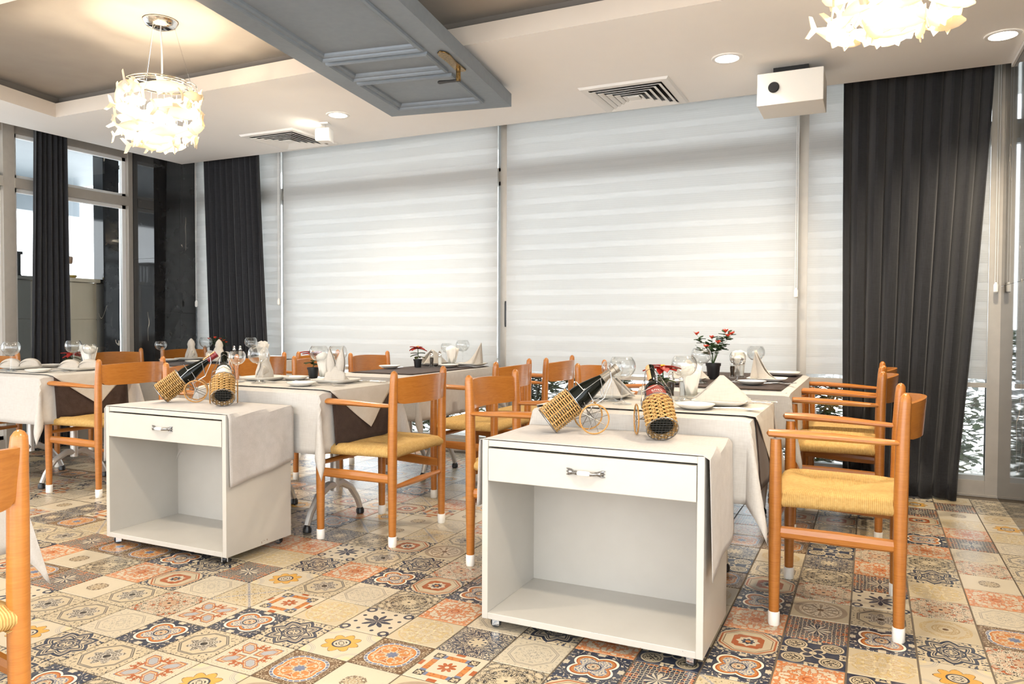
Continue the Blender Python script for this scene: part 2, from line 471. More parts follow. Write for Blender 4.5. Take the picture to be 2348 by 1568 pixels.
def t_medal(d):
    q = d['r'] + d['n'](9) * .5
    d['put'](band(q, .40, .66) * (d['n'](12, 3, 2.) > .48), (.14, .10, .06)); d['put']((d['r'] < .3) * (d['n'](16, 2, 1.) > .52), (.30, .22, .12)); d['put']((d['mx'] > .8) * (d['n'](20, 2, 4.) > .60), (.42, .36, .28))
def t_snow(d):
    s = d['r'] - .30 * xpow(xabs(xcos(d['th'] * 4)), 2.) + d['n'](20) * .12
    d['put'](s < .32, NAVY); d['put']((s < .30) * (xabs(xsin(d['th'] * 4)) > .97), CREAM2)
    rc = xsqrt((d['a'] - .80) * (d['a'] - .80) + (d['c'] - .80) * (d['c'] - .80))
    d['put'](band(rc, .10, .20), NAVY); rb = xsqrt((d['mx'] - .74) * (d['mx'] - .74) + (d['mn'] - .28) * (d['mn'] - .28)); d['put'](rb < .075, NAVY)
def t_ring(d):
    d['put'](band(d['r'], .62, .82) * (d['n'](11) > .46), (.40, .29, .14)); d['put'](band(d['r'], .22, .44), (.34, .24, .11)); d['put'](band(d['r'], .27, .39) * (d['n'](15) > .5), CREAM); d['put'](d['r'] < .1, BROWN)
def t_ribbon(d):
    d['put'](band(xabs(d['a'] - d['c']), -.1, .07), BLUE); d['put'](band(xabs(d['a'] - d['c']), -.1, .07) * (d['n'](24) > .5), CREAM2)
    d['put']((d['n'](7, 2, 3.3) > .58) * (xabs(d['a'] - d['c']) > .14), (.38, .28, .13)); d['put']((d['n'](11, 2, 6.) > .64), BLACK)

for nm, fn, bg, wr in (('star', t_star, CREAM, .3), ('quatrefoil', t_quatre, NAVY, .25), ('octagon', t_octa, CREAM, .35), ('octagon_pale', t_octa_pale, CREAM2, .4),
                       ('rust', t_rust, CREAM2, .5), ('petal', t_petal, CREAM2, .2), ('sun', t_sun, CREAM2, .2), ('mosaic', t_mosaic, CREAM, .3), ('brown_quatrefoil', t_qbrown, BROWN, .2),
                       ('navy', t_navyd, NAVY, .25), ('beige', t_beige, CREAM, .4), ('scroll', t_scroll, CREAM, .25), ('rust_scroll', t_rustscroll, CREAM2, .35), ('bars', t_bars, CREAM2, .2),
                       ('taupe', t_taupe, CREAM, .4), ('lace', t_lace, NAVY, .2), ('arrow', t_arrow, CREAM, .25), ('medallion', t_medal, CREAM2, .3), ('snow', t_snow, CREAM2, .2), ('ring', t_ring, CREAM, .4), ('ribbon', t_ribbon, CREAM, .3)):
    tile(nm, fn, bg, wr)
TILE_INDEX = {m.name[5:]: i for i, m in enumerate(TILE_MATS)}
plain('grout', (.11, .085, .06), .8)

# ------------------------------------------------------------------ mesh helpers
class MB:
    def __init__(self): self.v = []; self.f = []; self.uv = None
    def add(self, vs, fs):
        o = len(self.v); self.v += [tuple(p) for p in vs]; self.f += [tuple(i + o for i in q) for q in fs]; return self
    def box(self, x0, x1, y0, y1, z0, z1):
        return self.add([(x0, y0, z0), (x1, y0, z0), (x1, y1, z0), (x0, y1, z0), (x0, y0, z1), (x1, y0, z1), (x1, y1, z1), (x0, y1, z1)],
                        [(3, 2, 1, 0), (4, 5, 6, 7), (0, 1, 5, 4), (1, 2, 6, 5), (2, 3, 7, 6), (3, 0, 4, 7)])
    def hexa(self, a, b):
        """8 corners: a = four bottom, b = four top (ccw from above)"""
        return self.add(list(a) + list(b), [(3, 2, 1, 0), (4, 5, 6, 7), (0, 1, 5, 4), (1, 2, 6, 5), (2, 3, 7, 6), (3, 0, 4, 7)])
    def tube(self, pts, rad, n=8, caps=True, ref=None, flat=1.0, closed=False):
        """sweep a circle (squashed by flat along its second axis) along pts"""
        P = [Vector(p) for p in pts]; k = len(P)
        R = rad if isinstance(rad, (list, tuple)) else [rad] * k
        rings = []; prev = None
        for i in range(k):
            if closed: t = (P[(i + 1) % k] - P[i - 1])
            else: t = (P[min(i + 1, k - 1)] - P[max(i - 1, 0)])
            t.normalize()
            if prev is None:
                w = Vector(ref) if ref else (Vector((0, 0, 1)) if abs(t.z) < .9 else Vector((1, 0, 0)))
            else: w = prev
            a = (w - t * w.dot(t))
            if a.length < 1e-6: a = t.orthogonal()
            a.normalize(); b = t.cross(a); prev = a
            rings.append([P[i] + (a * math.cos(2 * PI * j / n) * flat + b * math.sin(2 * PI * j / n)) * R[i] for j in range(n)])
        vs = [p for r in rings for p in r]; fs = []
        for i in range(k if closed else k - 1):
            i2 = (i + 1) % k
            for j in range(n):
                j2 = (j + 1) % n; fs.append((i * n + j, i * n + j2, i2 * n + j2, i2 * n + j))
        if caps and not closed:
            fs.append(tuple(reversed(range(n)))); fs.append(tuple((k - 1) * n + j for j in range(n)))
        return self.add(vs, fs)
    def lathe(self, prof, n=16, c=(0, 0, 0), caps=True):
        """revolve (r, z) profile about z"""
        vs = []; fs = []
        for r, z in prof:
            for j in range(n): vs.append((c[0] + r * math.cos(2 * PI * j / n), c[1] + r * math.sin(2 * PI * j / n), c[2] + z))
        k = len(prof)
        for i in range(k - 1):
            for j in range(n):
                j2 = (j + 1) % n; fs.append((i * n + j, i * n + j2, (i + 1) * n + j2, (i + 1) * n + j))
        if caps:
            if prof[0][0] > 1e-5: fs.append(tuple(reversed(range(n))))
            if prof[-1][0] > 1e-5: fs.append(tuple((k - 1) * n + j for j in range(n)))
        return self.add(vs, fs)
    def grid(self, fn, nu, nv, wrap=False):
        vs = [fn(i / nu, j / nv) for j in range(nv + 1) for i in range(nu + 1)]
        fs = [(j * (nu + 1) + i, j * (nu + 1) + i + 1, (j + 1) * (nu + 1) + i + 1, (j + 1) * (nu + 1) + i) for j in range(nv) for i in range(nu)]
        return self.add(vs, fs)
    def prism(self, poly, z0, z1):
        n = len(poly)
        return self.add([(x, y, z0) for x, y in poly] + [(x, y, z1) for x, y in poly],
                        [tuple(reversed(range(n))), tuple(range(n, 2 * n))] + [(i, (i + 1) % n, n + (i + 1) % n, n + i) for i in range(n)])
    def ball(self, c, r, n=8, sz=1.0):
        k = max(4, n // 2)
        return self.lathe([(r * math.sin(PI * i / k) + 1e-6, -r * sz * math.cos(PI * i / k)) for i in range(k + 1)], n, c, False)
    def xf(self, mat):
        self.v = [tuple(mat @ Vector(p)) for p in self.v]; return self
    def mesh(self, name, mat, smooth=True):
        me = bpy.data.meshes.new(name); me.from_pydata(self.v, [], self.f); me.update()
        if mat: me.materials.append(M[mat] if isinstance(mat, str) else mat)
        if smooth:
            me.shade_smooth()
            me.set_sharp_from_angle(angle=math.radians(38))
        return me
    def build(self, name, mat, parent=None, smooth=True):
        return obj(name, self.mesh(name, mat, smooth), parent)

def obj(name, me, parent=None):
    o = bpy.data.objects.new(name, me); COL.objects.link(o)
    if parent is not None: o.parent = parent
    return o
def tag(o, label, cat, group=None):
    o['label'] = label; o['category'] = cat
    if group: o['group'] = group
    return o
def struct(o): o['kind'] = 'structure'; return o
def thing(name, label, cat, loc=(0, 0, 0), rz=0., group=None):
    o = bpy.data.objects.new(name, None); COL.objects.link(o)
    o.empty_display_size = .05
    o.location = loc; o.rotation_euler = (0, 0, rz)
    return tag(o, label, cat, group)
def setting(name, loc=(0, 0, 0)):
    o = bpy.data.objects.new(name, None); COL.objects.link(o); o.location = loc; o.empty_display_size = .05
    return struct(o)
def dup(root, loc, rz, label, group=None):
    r = root.copy(); COL.objects.link(r); r.location = loc; r.rotation_euler = (0, 0, rz); r['label'] = label
    if group: r['group'] = group
    for ch in list(root.children):
        c = ch.copy(); COL.objects.link(c); c.parent = r
        for g in list(ch.children):
            e = g.copy(); COL.objects.link(e); e.parent = c
    return r
def bevel(o, w=.003, seg=2):
    m_ = o.modifiers.new('bevel', 'BEVEL'); m_.width = w; m_.segments = seg; m_.limit_method = 'ANGLE'; m_.angle_limit = math.radians(40); return o
def solid(o, t=.002):
    m_ = o.modifiers.new('solid', 'SOLIDIFY'); m_.thickness = t; m_.offset = 0; return o

# ------------------------------------------------------------------ room shell
ZC = 2.52           # dropped ceiling
YB = 5.39           # window wall
XR = 0.703          # right marble wall
XL = -6.268         # left glazing
XP = -5.946         # pillar face
# --- floor: grout bed, single tiles near the camera, the rest as one field
T = 0.2; TX0 = 0.1463; TY0 = 0.0665
fl = struct(MB().box(XL, XR, -2.2, YB, -.06, -.002).build('floor', 'grout', None, False))
def tile_mesh(idx):
    e = .0988; bm = MB(); k = .0025
    bm.hexa([(-e, -e, -.004), (e, -e, -.004), (e, e, -.004), (-e, e, -.004)], [(-e + k, -e + k, 0), (e - k, -e + k, 0), (e - k, e - k, 0), (-e + k, e - k, 0)])
    me = bm.mesh('tile', TILE_MATS[idx], False)
    uvl = me.uv_layers.new(name='UV')
    for lp in me.loops:
        p = me.vertices[lp.vertex_index].co; uvl.data[lp.index].uv = (p.x / e, p.y / e)
    return me
TILE_ME = [tile_mesh(i) for i in range(len(TILE_MATS))]
TILE_PICK = {}
for nm_, ks_ in {'petal': [(-10,8),(-12,9),(-11,7)], 'quatrefoil': [(-11,9),(-10,12),(-8,12),(-12,8),(-12,6),(-1,13),(-3,11),(-3,14),(0,20),(-5,10)], 'star': [(-10,9),(-12,12),(-10,13),(-13,7),(0,13),(0,17)], 'octagon': [(-11,8),(-11,11),(-12,7),(-14,8),(-15,8),(-14,9),(-1,14)], 'sun': [(-10,7),(-9,9),(-12,11),(-14,7),(0,12)], 'brown_quatrefoil': [(-9,8),(-8,9),(1,14)], 'bars': [(-11,10),(-7,9)], 'ribbon': [(-12,10)], 'beige': [(-10,10),(-8,10),(-1,12),(0,16)], 'octagon_pale': [(-13,10),(-10,11),(-13,8),(1,15),(1,19),(-6,10)], 'arrow': [(-14,10),(-9,12),(-3,12)], 'mosaic': [(-13,11),(-16,9),(-2,13),(1,20),(-4,10)], 'rust_scroll': [(-13,9),(-9,13),(-2,15),(0,15),(1,13),(1,18)], 'navy': [(-7,10)], 'snow': [(-9,10),(-1,15)], 'rust': [(-8,11),(-11,12),(-15,10),(-18,10),(-3,13),(-2,11),(1,16),(1,21),(0,19),(-5,11)], 'scroll': [(-9,11),(-6,9),(-11,6),(-16,10),(-2,16),(0,18)], 'medallion': [(-8,8),(-15,9),(1,17)], 'ring': [(0,14)], 'lace': [(-2,12),(-4,11)], 'taupe': [(-2,14)]}.items():
    for k_ in ks_: TILE_PICK[k_] = nm_
def proj(p):
    d = Vector(p) - Vector((0, 0, 1.0526)); w = d.dot(_fw)
    if w < .2: return None
    return 1174 + 1727.02 * d.dot(_r2) / w, 784 - 1727.02 * d.dot(_u2) / w, w
cells = []
i0 = int(math.floor((XL - TX0) / T)); i1 = int(math.ceil((XR - TX0) / T))
j0 = int(math.floor((-2.2 - TY0) / T)); j1 = int(math.ceil((YB - TY0) / T))
for i in range(i0, i1):
    for j in range(j0, j1):
        xa = TX0 + i * T; ya = TY0 + j * T
        if xa < XL - .01 or xa + T > XR + .15 or ya < -2.2 or ya + T > YB + .01: continue
        q = proj((xa + T / 2, ya + T / 2, 0)); vis = q is not None and -150 < q[0] < 2500 and q[1] < 1680
        cells.append((q[2] if vis else 100 + abs(ya), i, j, xa + T / 2, ya + T / 2))
cells.sort()
rnd = random.Random(11)
far_v = []; far_f = []; far_m = []; far_uv = []
for n_, (d_, i, j, cx, cy) in enumerate(cells):
    k = TILE_PICK.get((i, j))
    k = TILE_INDEX[k] if k else rnd.randrange(len(TILE_MATS))
    if n_ < 290 and cx + .1 < XR:
        o = obj('tile', TILE_ME[k], fl); o.location = (cx, cy, 0); o.rotation_euler = (0, 0, rnd.randrange(4) * PI / 2)
    else:
        e = .0988; b0 = len(far_v); x1 = min(cx + e, XR)
        far_v += [(cx - e, cy - e, 0), (x1, cy - e, 0), (x1, cy + e, 0), (cx - e, cy + e, 0)]
        far_f.append((b0, b0 + 1, b0 + 2, b0 + 3)); far_m.append(k)
        ux = (x1 - cx) / e; far_uv += [(-1, -1), (ux, -1), (ux, 1), (-1, 1)]
me = bpy.data.meshes.new('tile_field'); me.from_pydata(far_v, [], far_f); me.update()
for mt in TILE_MATS: me.materials.append(mt)
for p_, k in zip(me.polygons, far_m): p_.material_index = k
uvl = me.uv_layers.new(name='UV')
for lp, uvc in zip(me.loops, far_uv): uvl.data[lp.index].uv = uvc
o = obj('tile_field', me, fl); o['kind'] = 'stuff'

# --- ceiling with a coffer
CO = [(-5.05, 2.12), (0.42, 2.30), (0.42, 3.535), (-5.332, 3.521)]          # coffer opening, ccw from near-left
XCL = -5.84; YCB = 5.06
def ring_faces(outer, inner, z):
    vs = [(x, y, z) for x, y in outer] + [(x, y, z) for x, y in inner]; n = len(outer)
    return vs, [(i, n + i, n + (i + 1) % n, (i + 1) % n) for i in range(n)]
outer = [(XCL, -2.2), (XR, -2.2), (XR, YCB), (XCL, YCB)]
b = MB(); b.add(*ring_faces(outer, CO, ZC))
# outer edge thickness and top
b.add([(x, y, ZC) for x, y in outer] + [(x, y, ZC + .1) for x, y in outer], [(i, (i + 1) % 4, 4 + (i + 1) % 4, 4 + i) for i in range(4)])
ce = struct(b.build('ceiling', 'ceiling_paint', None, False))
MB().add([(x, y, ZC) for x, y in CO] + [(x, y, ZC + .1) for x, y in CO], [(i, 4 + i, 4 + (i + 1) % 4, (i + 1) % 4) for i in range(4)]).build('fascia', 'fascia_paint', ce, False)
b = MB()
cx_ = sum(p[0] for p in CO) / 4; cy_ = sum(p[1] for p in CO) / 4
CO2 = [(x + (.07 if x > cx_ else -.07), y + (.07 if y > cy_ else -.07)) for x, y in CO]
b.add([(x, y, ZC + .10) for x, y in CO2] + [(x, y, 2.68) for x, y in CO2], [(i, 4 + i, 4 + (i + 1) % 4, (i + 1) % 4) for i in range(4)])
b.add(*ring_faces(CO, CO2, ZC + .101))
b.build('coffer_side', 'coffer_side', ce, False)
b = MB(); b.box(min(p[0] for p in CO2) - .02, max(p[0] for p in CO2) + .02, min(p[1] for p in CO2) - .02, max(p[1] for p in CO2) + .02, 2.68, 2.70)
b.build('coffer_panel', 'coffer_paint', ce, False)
# upper soffit over the curtain slots
struct(MB().box(XL - .1, XR + .1, -2.2, YB + .2, 2.80, 2.86).build('ceiling_upper', 'coffer_side', None, False))
# thin bright edging where the ceiling meets the right wall
struct(MB().box(XR - .014, XR - .001, 1.0, YCB, ZC - .022, ZC - .002).build('trim_1', 'trim_white', None, False))

# --- right marble wall, in slabs with fine joints
wr = struct(MB().box(XR + .012, XR + .15, 2.9, YB + .1, -.06, 2.8).build('wall_right', 'black_plastic', None, False))
for ya, yb_ in ((2.9, 3.978), (3.98, YB)):
    for za, zb in ((0, 1.28), (1.282, 2.8)):
        MB().box(XR, XR + .012, ya, yb_, za, zb).build('marble_slab', 'black_marble', wr, False)
# unseen front part of the right side, glazing added to let in daylight
struct(MB().box(XR, XR + .15, 1.2, 2.9, -.06, 2.8).build('wall_right_front', 'concrete_pale', None, False))  # added blank bay, out of view; cuts side light on the right trolley
for k_, (ya, yb_) in enumerate(((-2.2, -.5), (-.5, 1.2))):
    w = setting('window_%d' % (11 + k_), (XR, (ya + yb_) / 2, 0)); h = (yb_ - ya) / 2
    for s_ in (-1, 1): MB().box(0, .09, min(s_ * h, s_ * (h - .05)), max(s_ * h, s_ * (h - .05)), 0, 2.8).build('jamb', 'frame_alu', w, False)
    for za, zb in ((0, .12), (2.17, 2.25), (2.6, 2.8)): MB().box(0, .09, -h + .05, h - .05, za, zb).build('rail', 'frame_alu', w, False)
    for za, zb in ((.12, 2.17), (2.25, 2.6)): MB().box(.04, .046, -h + .05, h - .05, za, zb).build('pane', 'pane_glass', w, False)
# --- left pillar of black marble
wp = struct(MB().box(XL, XP - .012, 4.862, YB + .1, 0, 2.8).build('wall_pillar', 'black_plastic', None, False))
for za, zb in ((0, 1.13), (1.132, 2.8)):
    MB().box(XP - .012, XP, 4.85, 5.12, za, zb).build('marble_slab', 'black_marble', wp, False)
    MB().box(XP - .012, XP, 5.122, YB, za, zb).build('marble_slab', 'black_marble', wp, False)
for za, zb in ((0, 1.63), (1.632, 2.8)):
    MB().box(XL + .03, XP, 4.838, 4.85, za, zb).build('marble_slab', 'black_marble', wp, False)

# --- back window wall: four bays of aluminium frame and glass
wb = struct(MB().box(XP, XR + .1, YB - .02, YB + .1, 2.66, 2.8).build('wall_back', 'frame_alu', None, False))
MB().box(XP, XR, YB - .035, YB + .07, 0, .012).build('threshold', 'frame_alu', wb, False)
mull = [XP, -4.86, -2.63, -.42, XR]
win_n = 0
for a_, b_ in zip(mull[:-1], mull[1:]):
    win_n += 1
    w = setting('window_%d' % win_n, ((a_ + b_) / 2, YB, 0))
    h = (b_ - a_) / 2; fw_ = .035
    MB().box(-h, -h + fw_, -.02, .07, 0, 2.66).build('jamb', 'frame_alu', w, False)
    MB().box(h - fw_ - (.03 if b_ == XR else 0), h, -.02, .07, 0, 2.66).build('jamb', 'frame_alu', w, False)
    MB().box(-h + fw_, h - fw_, -.015, .07, .0, .095).build('bottom_rail', 'frame_alu', w, False)
    MB().box(-h + fw_, h - fw_, -.015, .07, 2.17, 2.25).build('transom', 'frame_alu', w, False)
    for za, zb in ((.095, 2.17), (2.25, 2.66)):
        fr = MB()
        for s in (-1, 1): fr.box(min(s * (h - fw_), s * (h - fw_ - .03)), max(s * (h - fw_), s * (h - fw_ - .03)), .0, .05, za, zb)
        fr.box(-h + fw_, h - fw_, .0, .05, za, za + .03); fr.box(-h + fw_, h - fw_, .0, .05, zb - .03, zb)
        fr.build('sash', 'frame_grey', w, False)
        MB().box(-h + fw_ + .03, h - fw_ - .03, .022, .028, za + .03, zb - .03).build('pane', 'pane_glass', w, False)
    if win_n == 3:
        MB().tube([(-h + .02, -.03, 1.02), (-h + .02, -.034, 1.04), (-h + .02, -.034, 1.20), (-h + .02, -.03, 1.22)], .011, 8).build('handle', 'black_plastic', w)

# --- left glazing towards the terrace
ym = [1.2, 2.5, 3.72, 4.835]
for a_, b_ in zip(ym[:-1], ym[1:]):
    win_n += 1
    w = setting('window_%d' % win_n, (XL, (a_ + b_) / 2, 0)); h = (b_ - a_) / 2
    MB().box(-.05, .045, -h, -h + .045, 0, 2.8).build('jamb', 'frame_alu', w, False)
    MB().box(-.05, .045, h - .045, h, 0, 2.8).build('jamb', 'frame_alu', w, False)
    MB().box(-.05, .03, -h + .045, h - .045, 0, .10).build('bottom_rail', 'frame_alu', w, False)
    MB().box(-.06, .05, -h + .045, h - .045, 2.12, 2.20).build('transom', 'frame_alu', w, False)
    MB().box(-.05, .03, -h + .045, h - .045, 2.56, 2.8).build('head_rail', 'frame_alu', w, False)
    for za, zb in ((.10, 2.12), (2.20, 2.56)):
        fr = MB()
        for s in (-1, 1): fr.box(-.03, .005, min(s * (h - .045), s * (h - .08)), max(s * (h - .045), s * (h - .08)), za, zb)
        fr.box(-.03, .005, -h + .045, h - .045, za, za + .03); fr.box(-.03, .005, -h + .045, h - .045, zb - .03, zb)
        fr.build('sash', 'trim_white', w, False)
        MB().box(-.016, -.010, -h + .08, h - .08, za + .03, zb - .03).build('pane', 'pane_glass', w, False)
struct(MB().box(XL - .08, XL + .02, -2.2, 1.2, 0, 2.8).build('wall_left', 'concrete_pale', None, False))

# --- outside: garden beds, terrace
struct(MB().box(-12, 4, YB + .1, 12, -.12, -.02).build('floor_garden', 'gravel_bed', None, False))
struct(MB().box(-11.5, XL - .08, -2.2, YB + .1, -.12, -.01).build('floor_terrace', 'concrete_pale', None, False))
struct(MB().box(-9.0, XL - .02, -2.2, 6.2, 2.72, 2.86).build('ceiling_terrace', 'terrace_soffit', None, False))
struct(MB().box(-9.1, -8.95, -2.2, 6.2, 2.35, 2.75).build('trim_2', 'terrace_soffit', None, False))
struct(MB().box(-7.5, 2.5, YB + .12, YB + 1.15, 2.72, 2.86).build('ceiling_eave', 'concrete_pale', None, False))

# ------------------------------------------------------------------ zebra blinds
def blind(x0, x1, z0, label, phase=0.):
    y = YB - .075
    t = thing('zebra_blind', label, 'blind', ((x0 + x1) / 2, y, z0), 0, 'zebra blinds over the window wall'); h = (x1 - x0) / 2
    per = .1165; op = .072
    me_o = MB().box(-h, h, -.0015, .0, 0, op).mesh('opaque_band', 'blind_band', False)
    me_s = MB().box(-h, h, -.0008, .0, 0, per - op).mesh('sheer_band', 'blind_sheer', False)
    MB().box(-h - .004, h + .004, -.012, .012, -.028, 0).build('bottom_rail', 'frame_alu', t, False)
    z = phase * per - per; top = 2.70 - z0
    while z < top:
        if z >= 0:
            o = obj('opaque_band', me_o, t); o.location = (0, 0, z)
        if z + op >= 0:
            o = obj('sheer_band', me_s, t); o.location = (0, .0, z + op)
        z += per
    # rear layer of the loop
    MB().box(-h, h, .020, .0208, 0, top).build('rear_layer', 'blind_back', t, False)
    MB().box(-h, h, -.03, .045, top, top + .06).build('head_rail', 'trim_white', t, False)
    return t
def cord(x, y, z0, z1, label):
    t = thing('blind_cord', label, 'cord', (x, y, z0), 0, 'blind cords')
    MB().tube([(0, 0, .06), (0.0, 0, z1 - z0)], .0022, 5).build('cord', 'trim_white', t)
    MB().tube([(.012, 0, .06), (.012, 0, z1 - z0)], .0022, 5).build('cord', 'trim_white', t)
    MB().lathe([(.006, 0), (.013, .008), (.013, .05), (.006, .065)], 10, (.006, 0, 0)).build('weight', 'foot_cap', t)
blind(XP + .01, -4.875, .70, 'narrow zebra blind beside the black pillar, half behind the left curtain', .35)
blind(-4.845, -2.665, .665, 'wide white zebra blind left of the grey window mullion', .1)
blind(-2.585, -.445, .665, 'wide white zebra blind right of the grey window mullion', .5)
blind(-.385, XR - .075, .70, 'zebra blind behind the large dark curtain at the right corner', .2)
cord(-5.86, YB - .16, 1.19, 2.80, 'white blind cord with weight hanging before the black pillar')
cord(-4.86, YB - .13, 1.20, 2.80, 'white blind cord with weight left of the wide blind')
cord(-.455, YB - .13, 1.22, 2.80, 'white blind cord with weight beside the narrow right bay')
cord(XR - .037, YB - .055, 1.24, 2.80, 'white blind cord with weight in the right corner')

# ------------------------------------------------------------------ curtains
def curtain(label, base, ax, w_top, w_bot, off_bot, ztop, folds, depth, pool=0., seed=1):
    """pleated sheet hanging from base; ax = direction along the rail"""
    rn = random.Random(seed)
    ph = [rn.uniform(-.5, .5) for _ in range(folds + 2)]; am = [rn.uniform(.65, 1.25) for _ in range(folds + 2)]
    A = Vector(ax).normalized(); N = Vector((A.y, -A.x, 0))
    def fn(s, q):
        z = ztop * (1 - q)
        w = w_top + (w_bot - w_top) * q ** 1.3
        c = off_bot * q ** 1.2
        f = s * folds; k = min(int(f), folds - 1); fr = f - k
        amp = depth * (am[k] * (1 - fr) + am[k + 1] * fr)
        wob = .25 * (ph[k] * (1 - fr) + ph[k + 1] * fr)
        d = amp * (math.cos(2 * PI * f + wob) + .3 * math.cos(4 * PI * f + 1.1 + q * 1.5))
        x = (s - .5) * w + c + .35 * amp * math.sin(2 * PI * f + wob + .4) * (.6 + .4 * q)
        zz = z
        if pool and q > .93:
            e = (q - .93) / .07; d += pool * e * (1 + .4 * math.sin(9 * s * PI)); zz = z + .006 * (1 + math.sin(17 * s)) * e
        return tuple(Vector(base) + A * x + N * d + Vector((0, 0, max(zz, .004))))
    o = MB().grid(fn, folds * 12, 26).build('curtain', 'curtain_cloth'); solid(o, .003)
    return tag(o, label, 'curtain', 'dark curtains')
curtain('large dark curtain at the right end of the window wall', (.225, YB - .155, 0), (1, 0, 0), .81, .62, -.07, 2.76, 8, .042, .05, 3)
curtain('dark curtain between the black pillar and the wide blind', (-5.36, YB - .19, 0), (1, 0, 0), .67, .73, .12, 2.76, 9, .030, .0, 5)
curtain('dark curtain hanging against the left glass front', (-6.10, 3.97, 0), (0, 1, 0), .25, .34, -.015, 2.76, 6, .030, .0, 9)

# ------------------------------------------------------------------ ceiling fittings
def vent(cx, cy, s, label):
    t = thing('air_vent', label, 'air vent', (cx, cy, ZC), 0, 'square ceiling air vents'); h = s / 2
    def sq(a, z0, b, z1, m, nm):
        v = [(-a, -a, z0), (a, -a, z0), (a, a, z0), (-a, a, z0), (-b, -b, z1), (b, -b, z1), (b, b, z1), (-b, b, z1)]
        o = MB().add(v, [(i, (i + 1) % 4, 4 + (i + 1) % 4, 4 + i) for i in range(4)]).build(nm, m, t, False); solid(o, .002); return o
    sq(h, -.001, h - .010, -.013, 'trim_white', 'flange_edge'); sq(h - .010, -.013, h - .052, -.013, 'trim_white', 'flange')
    MB().box(-h + .05, h - .05, -h + .05, h - .05, -.0035, -.0015).build('back_plate', 'black_plastic', t, False)
    n = 5; a = h - .055
    for k in range(n):
        o_ = a * (1 - k / (n + .6)); sq(o_ - .002, -.024, o_ - .027, -.012, 'trim_white', 'louvre')
    c = a * (1 - n / (n + .6)); MB().box(-c - .012, c + .012, -c - .012, c + .012, -.024, -.018).build('centre_plate', 'trim_white', t, False)
    return t
vent(-1.395, 4.745, .57, 'square ceiling air vent to the right, near the white box')
vent(-4.24, 4.725, .54, 'square ceiling air vent to the left, above the wide blind')

def downlight(x, y, label, power=19):
    t = thing('downlight', label, 'ceiling light', (x, y, ZC), 0, 'round recessed downlights')
    MB().lathe([(.064, -.001), (.064, -.006), (.080, -.006), (.084, -.001)], 24, caps=False).build('rim', 'trim_white', t)
    MB().lathe([(0.0001, -.0035), (.066, -.0035)], 24, caps=False).build('lens', 'lamp_glow', t)
    l = bpy.data.lights.new('downlight_beam', 'SPOT'); l.energy = power * 4; l.color = (1, .86, .67); l.spot_size = math.radians(130); l.spot_blend = .8; l.shadow_soft_size = .06
    lo = bpy.data.objects.new('downlight_beam', l); COL.objects.link(lo); lo.parent = t; lo.location = (0, 0, -.02)
for x, y, lb in ((-.742, 4.306, 'round downlight left of the white ceiling box'), (.581, 4.552, 'round downlight in the upper right corner'), (-3.433, 4.32, 'round downlight beside the small ceiling spot'),
                 (-4.9, 1.2, 'round downlight near the left glass front'), (-2.6, 1.2, 'round downlight in front of the hanging door'), (-.3, 1.1, 'round downlight in front of the right trolley'),
                 (-3.4, -.9, 'round downlight far behind on the left'), (-.6, -.9, 'round downlight far behind on the right')):
    downlight(x, y, lb)

# small square ceiling spot
t = thing('ceiling_spot', 'small white cube spotlight beside the left air vent', 'spotlight', (-3.66, 4.46, ZC), .3)
MB().box(-.03, .03, -.03, .03, -.012, 0).build('base', 'trim_white', t, False)
MB().tube([(0, 0, -.012), (0, 0, -.05)], .006, 6).build('stem', 'chrome', t)
bevel(MB().box(-.055, .045, -.045, .045, -.14, -.045).build('head', 'trim_white', t, False))
MB().box(-.062, -.056, -.038, .038, -.13, -.055).build('lens', 'lamp_glow', t, False)

# white box with a round black opening
t = thing('ceiling_box', 'white box with a round black opening hanging under the ceiling', 'ceiling box', (-.43, 4.64, 2.285), 0)
bevel(MB().box(-.175, .175, -.15, .15, 0, .18).build('housing', 'shade_box', t, False), .004)
bm_ = MB().lathe([(.0001, .012), (.026, .012), (.030, .008), (.030, 0), (.026, -.004)], 20, caps=False).xf(Matrix.Rotation(PI / 2, 4, 'X'))
o = bm_.build('port', 'black_plastic', t); o.location = (-.085, -.150, .095)
MB().box(-.10, .09, -.05, .05, .18, .235).build('mount', 'black_plastic', t, False)

# panelled door hung flat under the ceiling
DU = Vector((-.1497, .9887, 0)); far_l = Vector((-2.86, 4.152, 0)); 
t = thing('hanging_door', 'blue grey panelled door hung flat under the ceiling', 'door', (far_l.x, far_l.y, 2.40), math.atan2(DU.y, DU.x) - PI / 2)
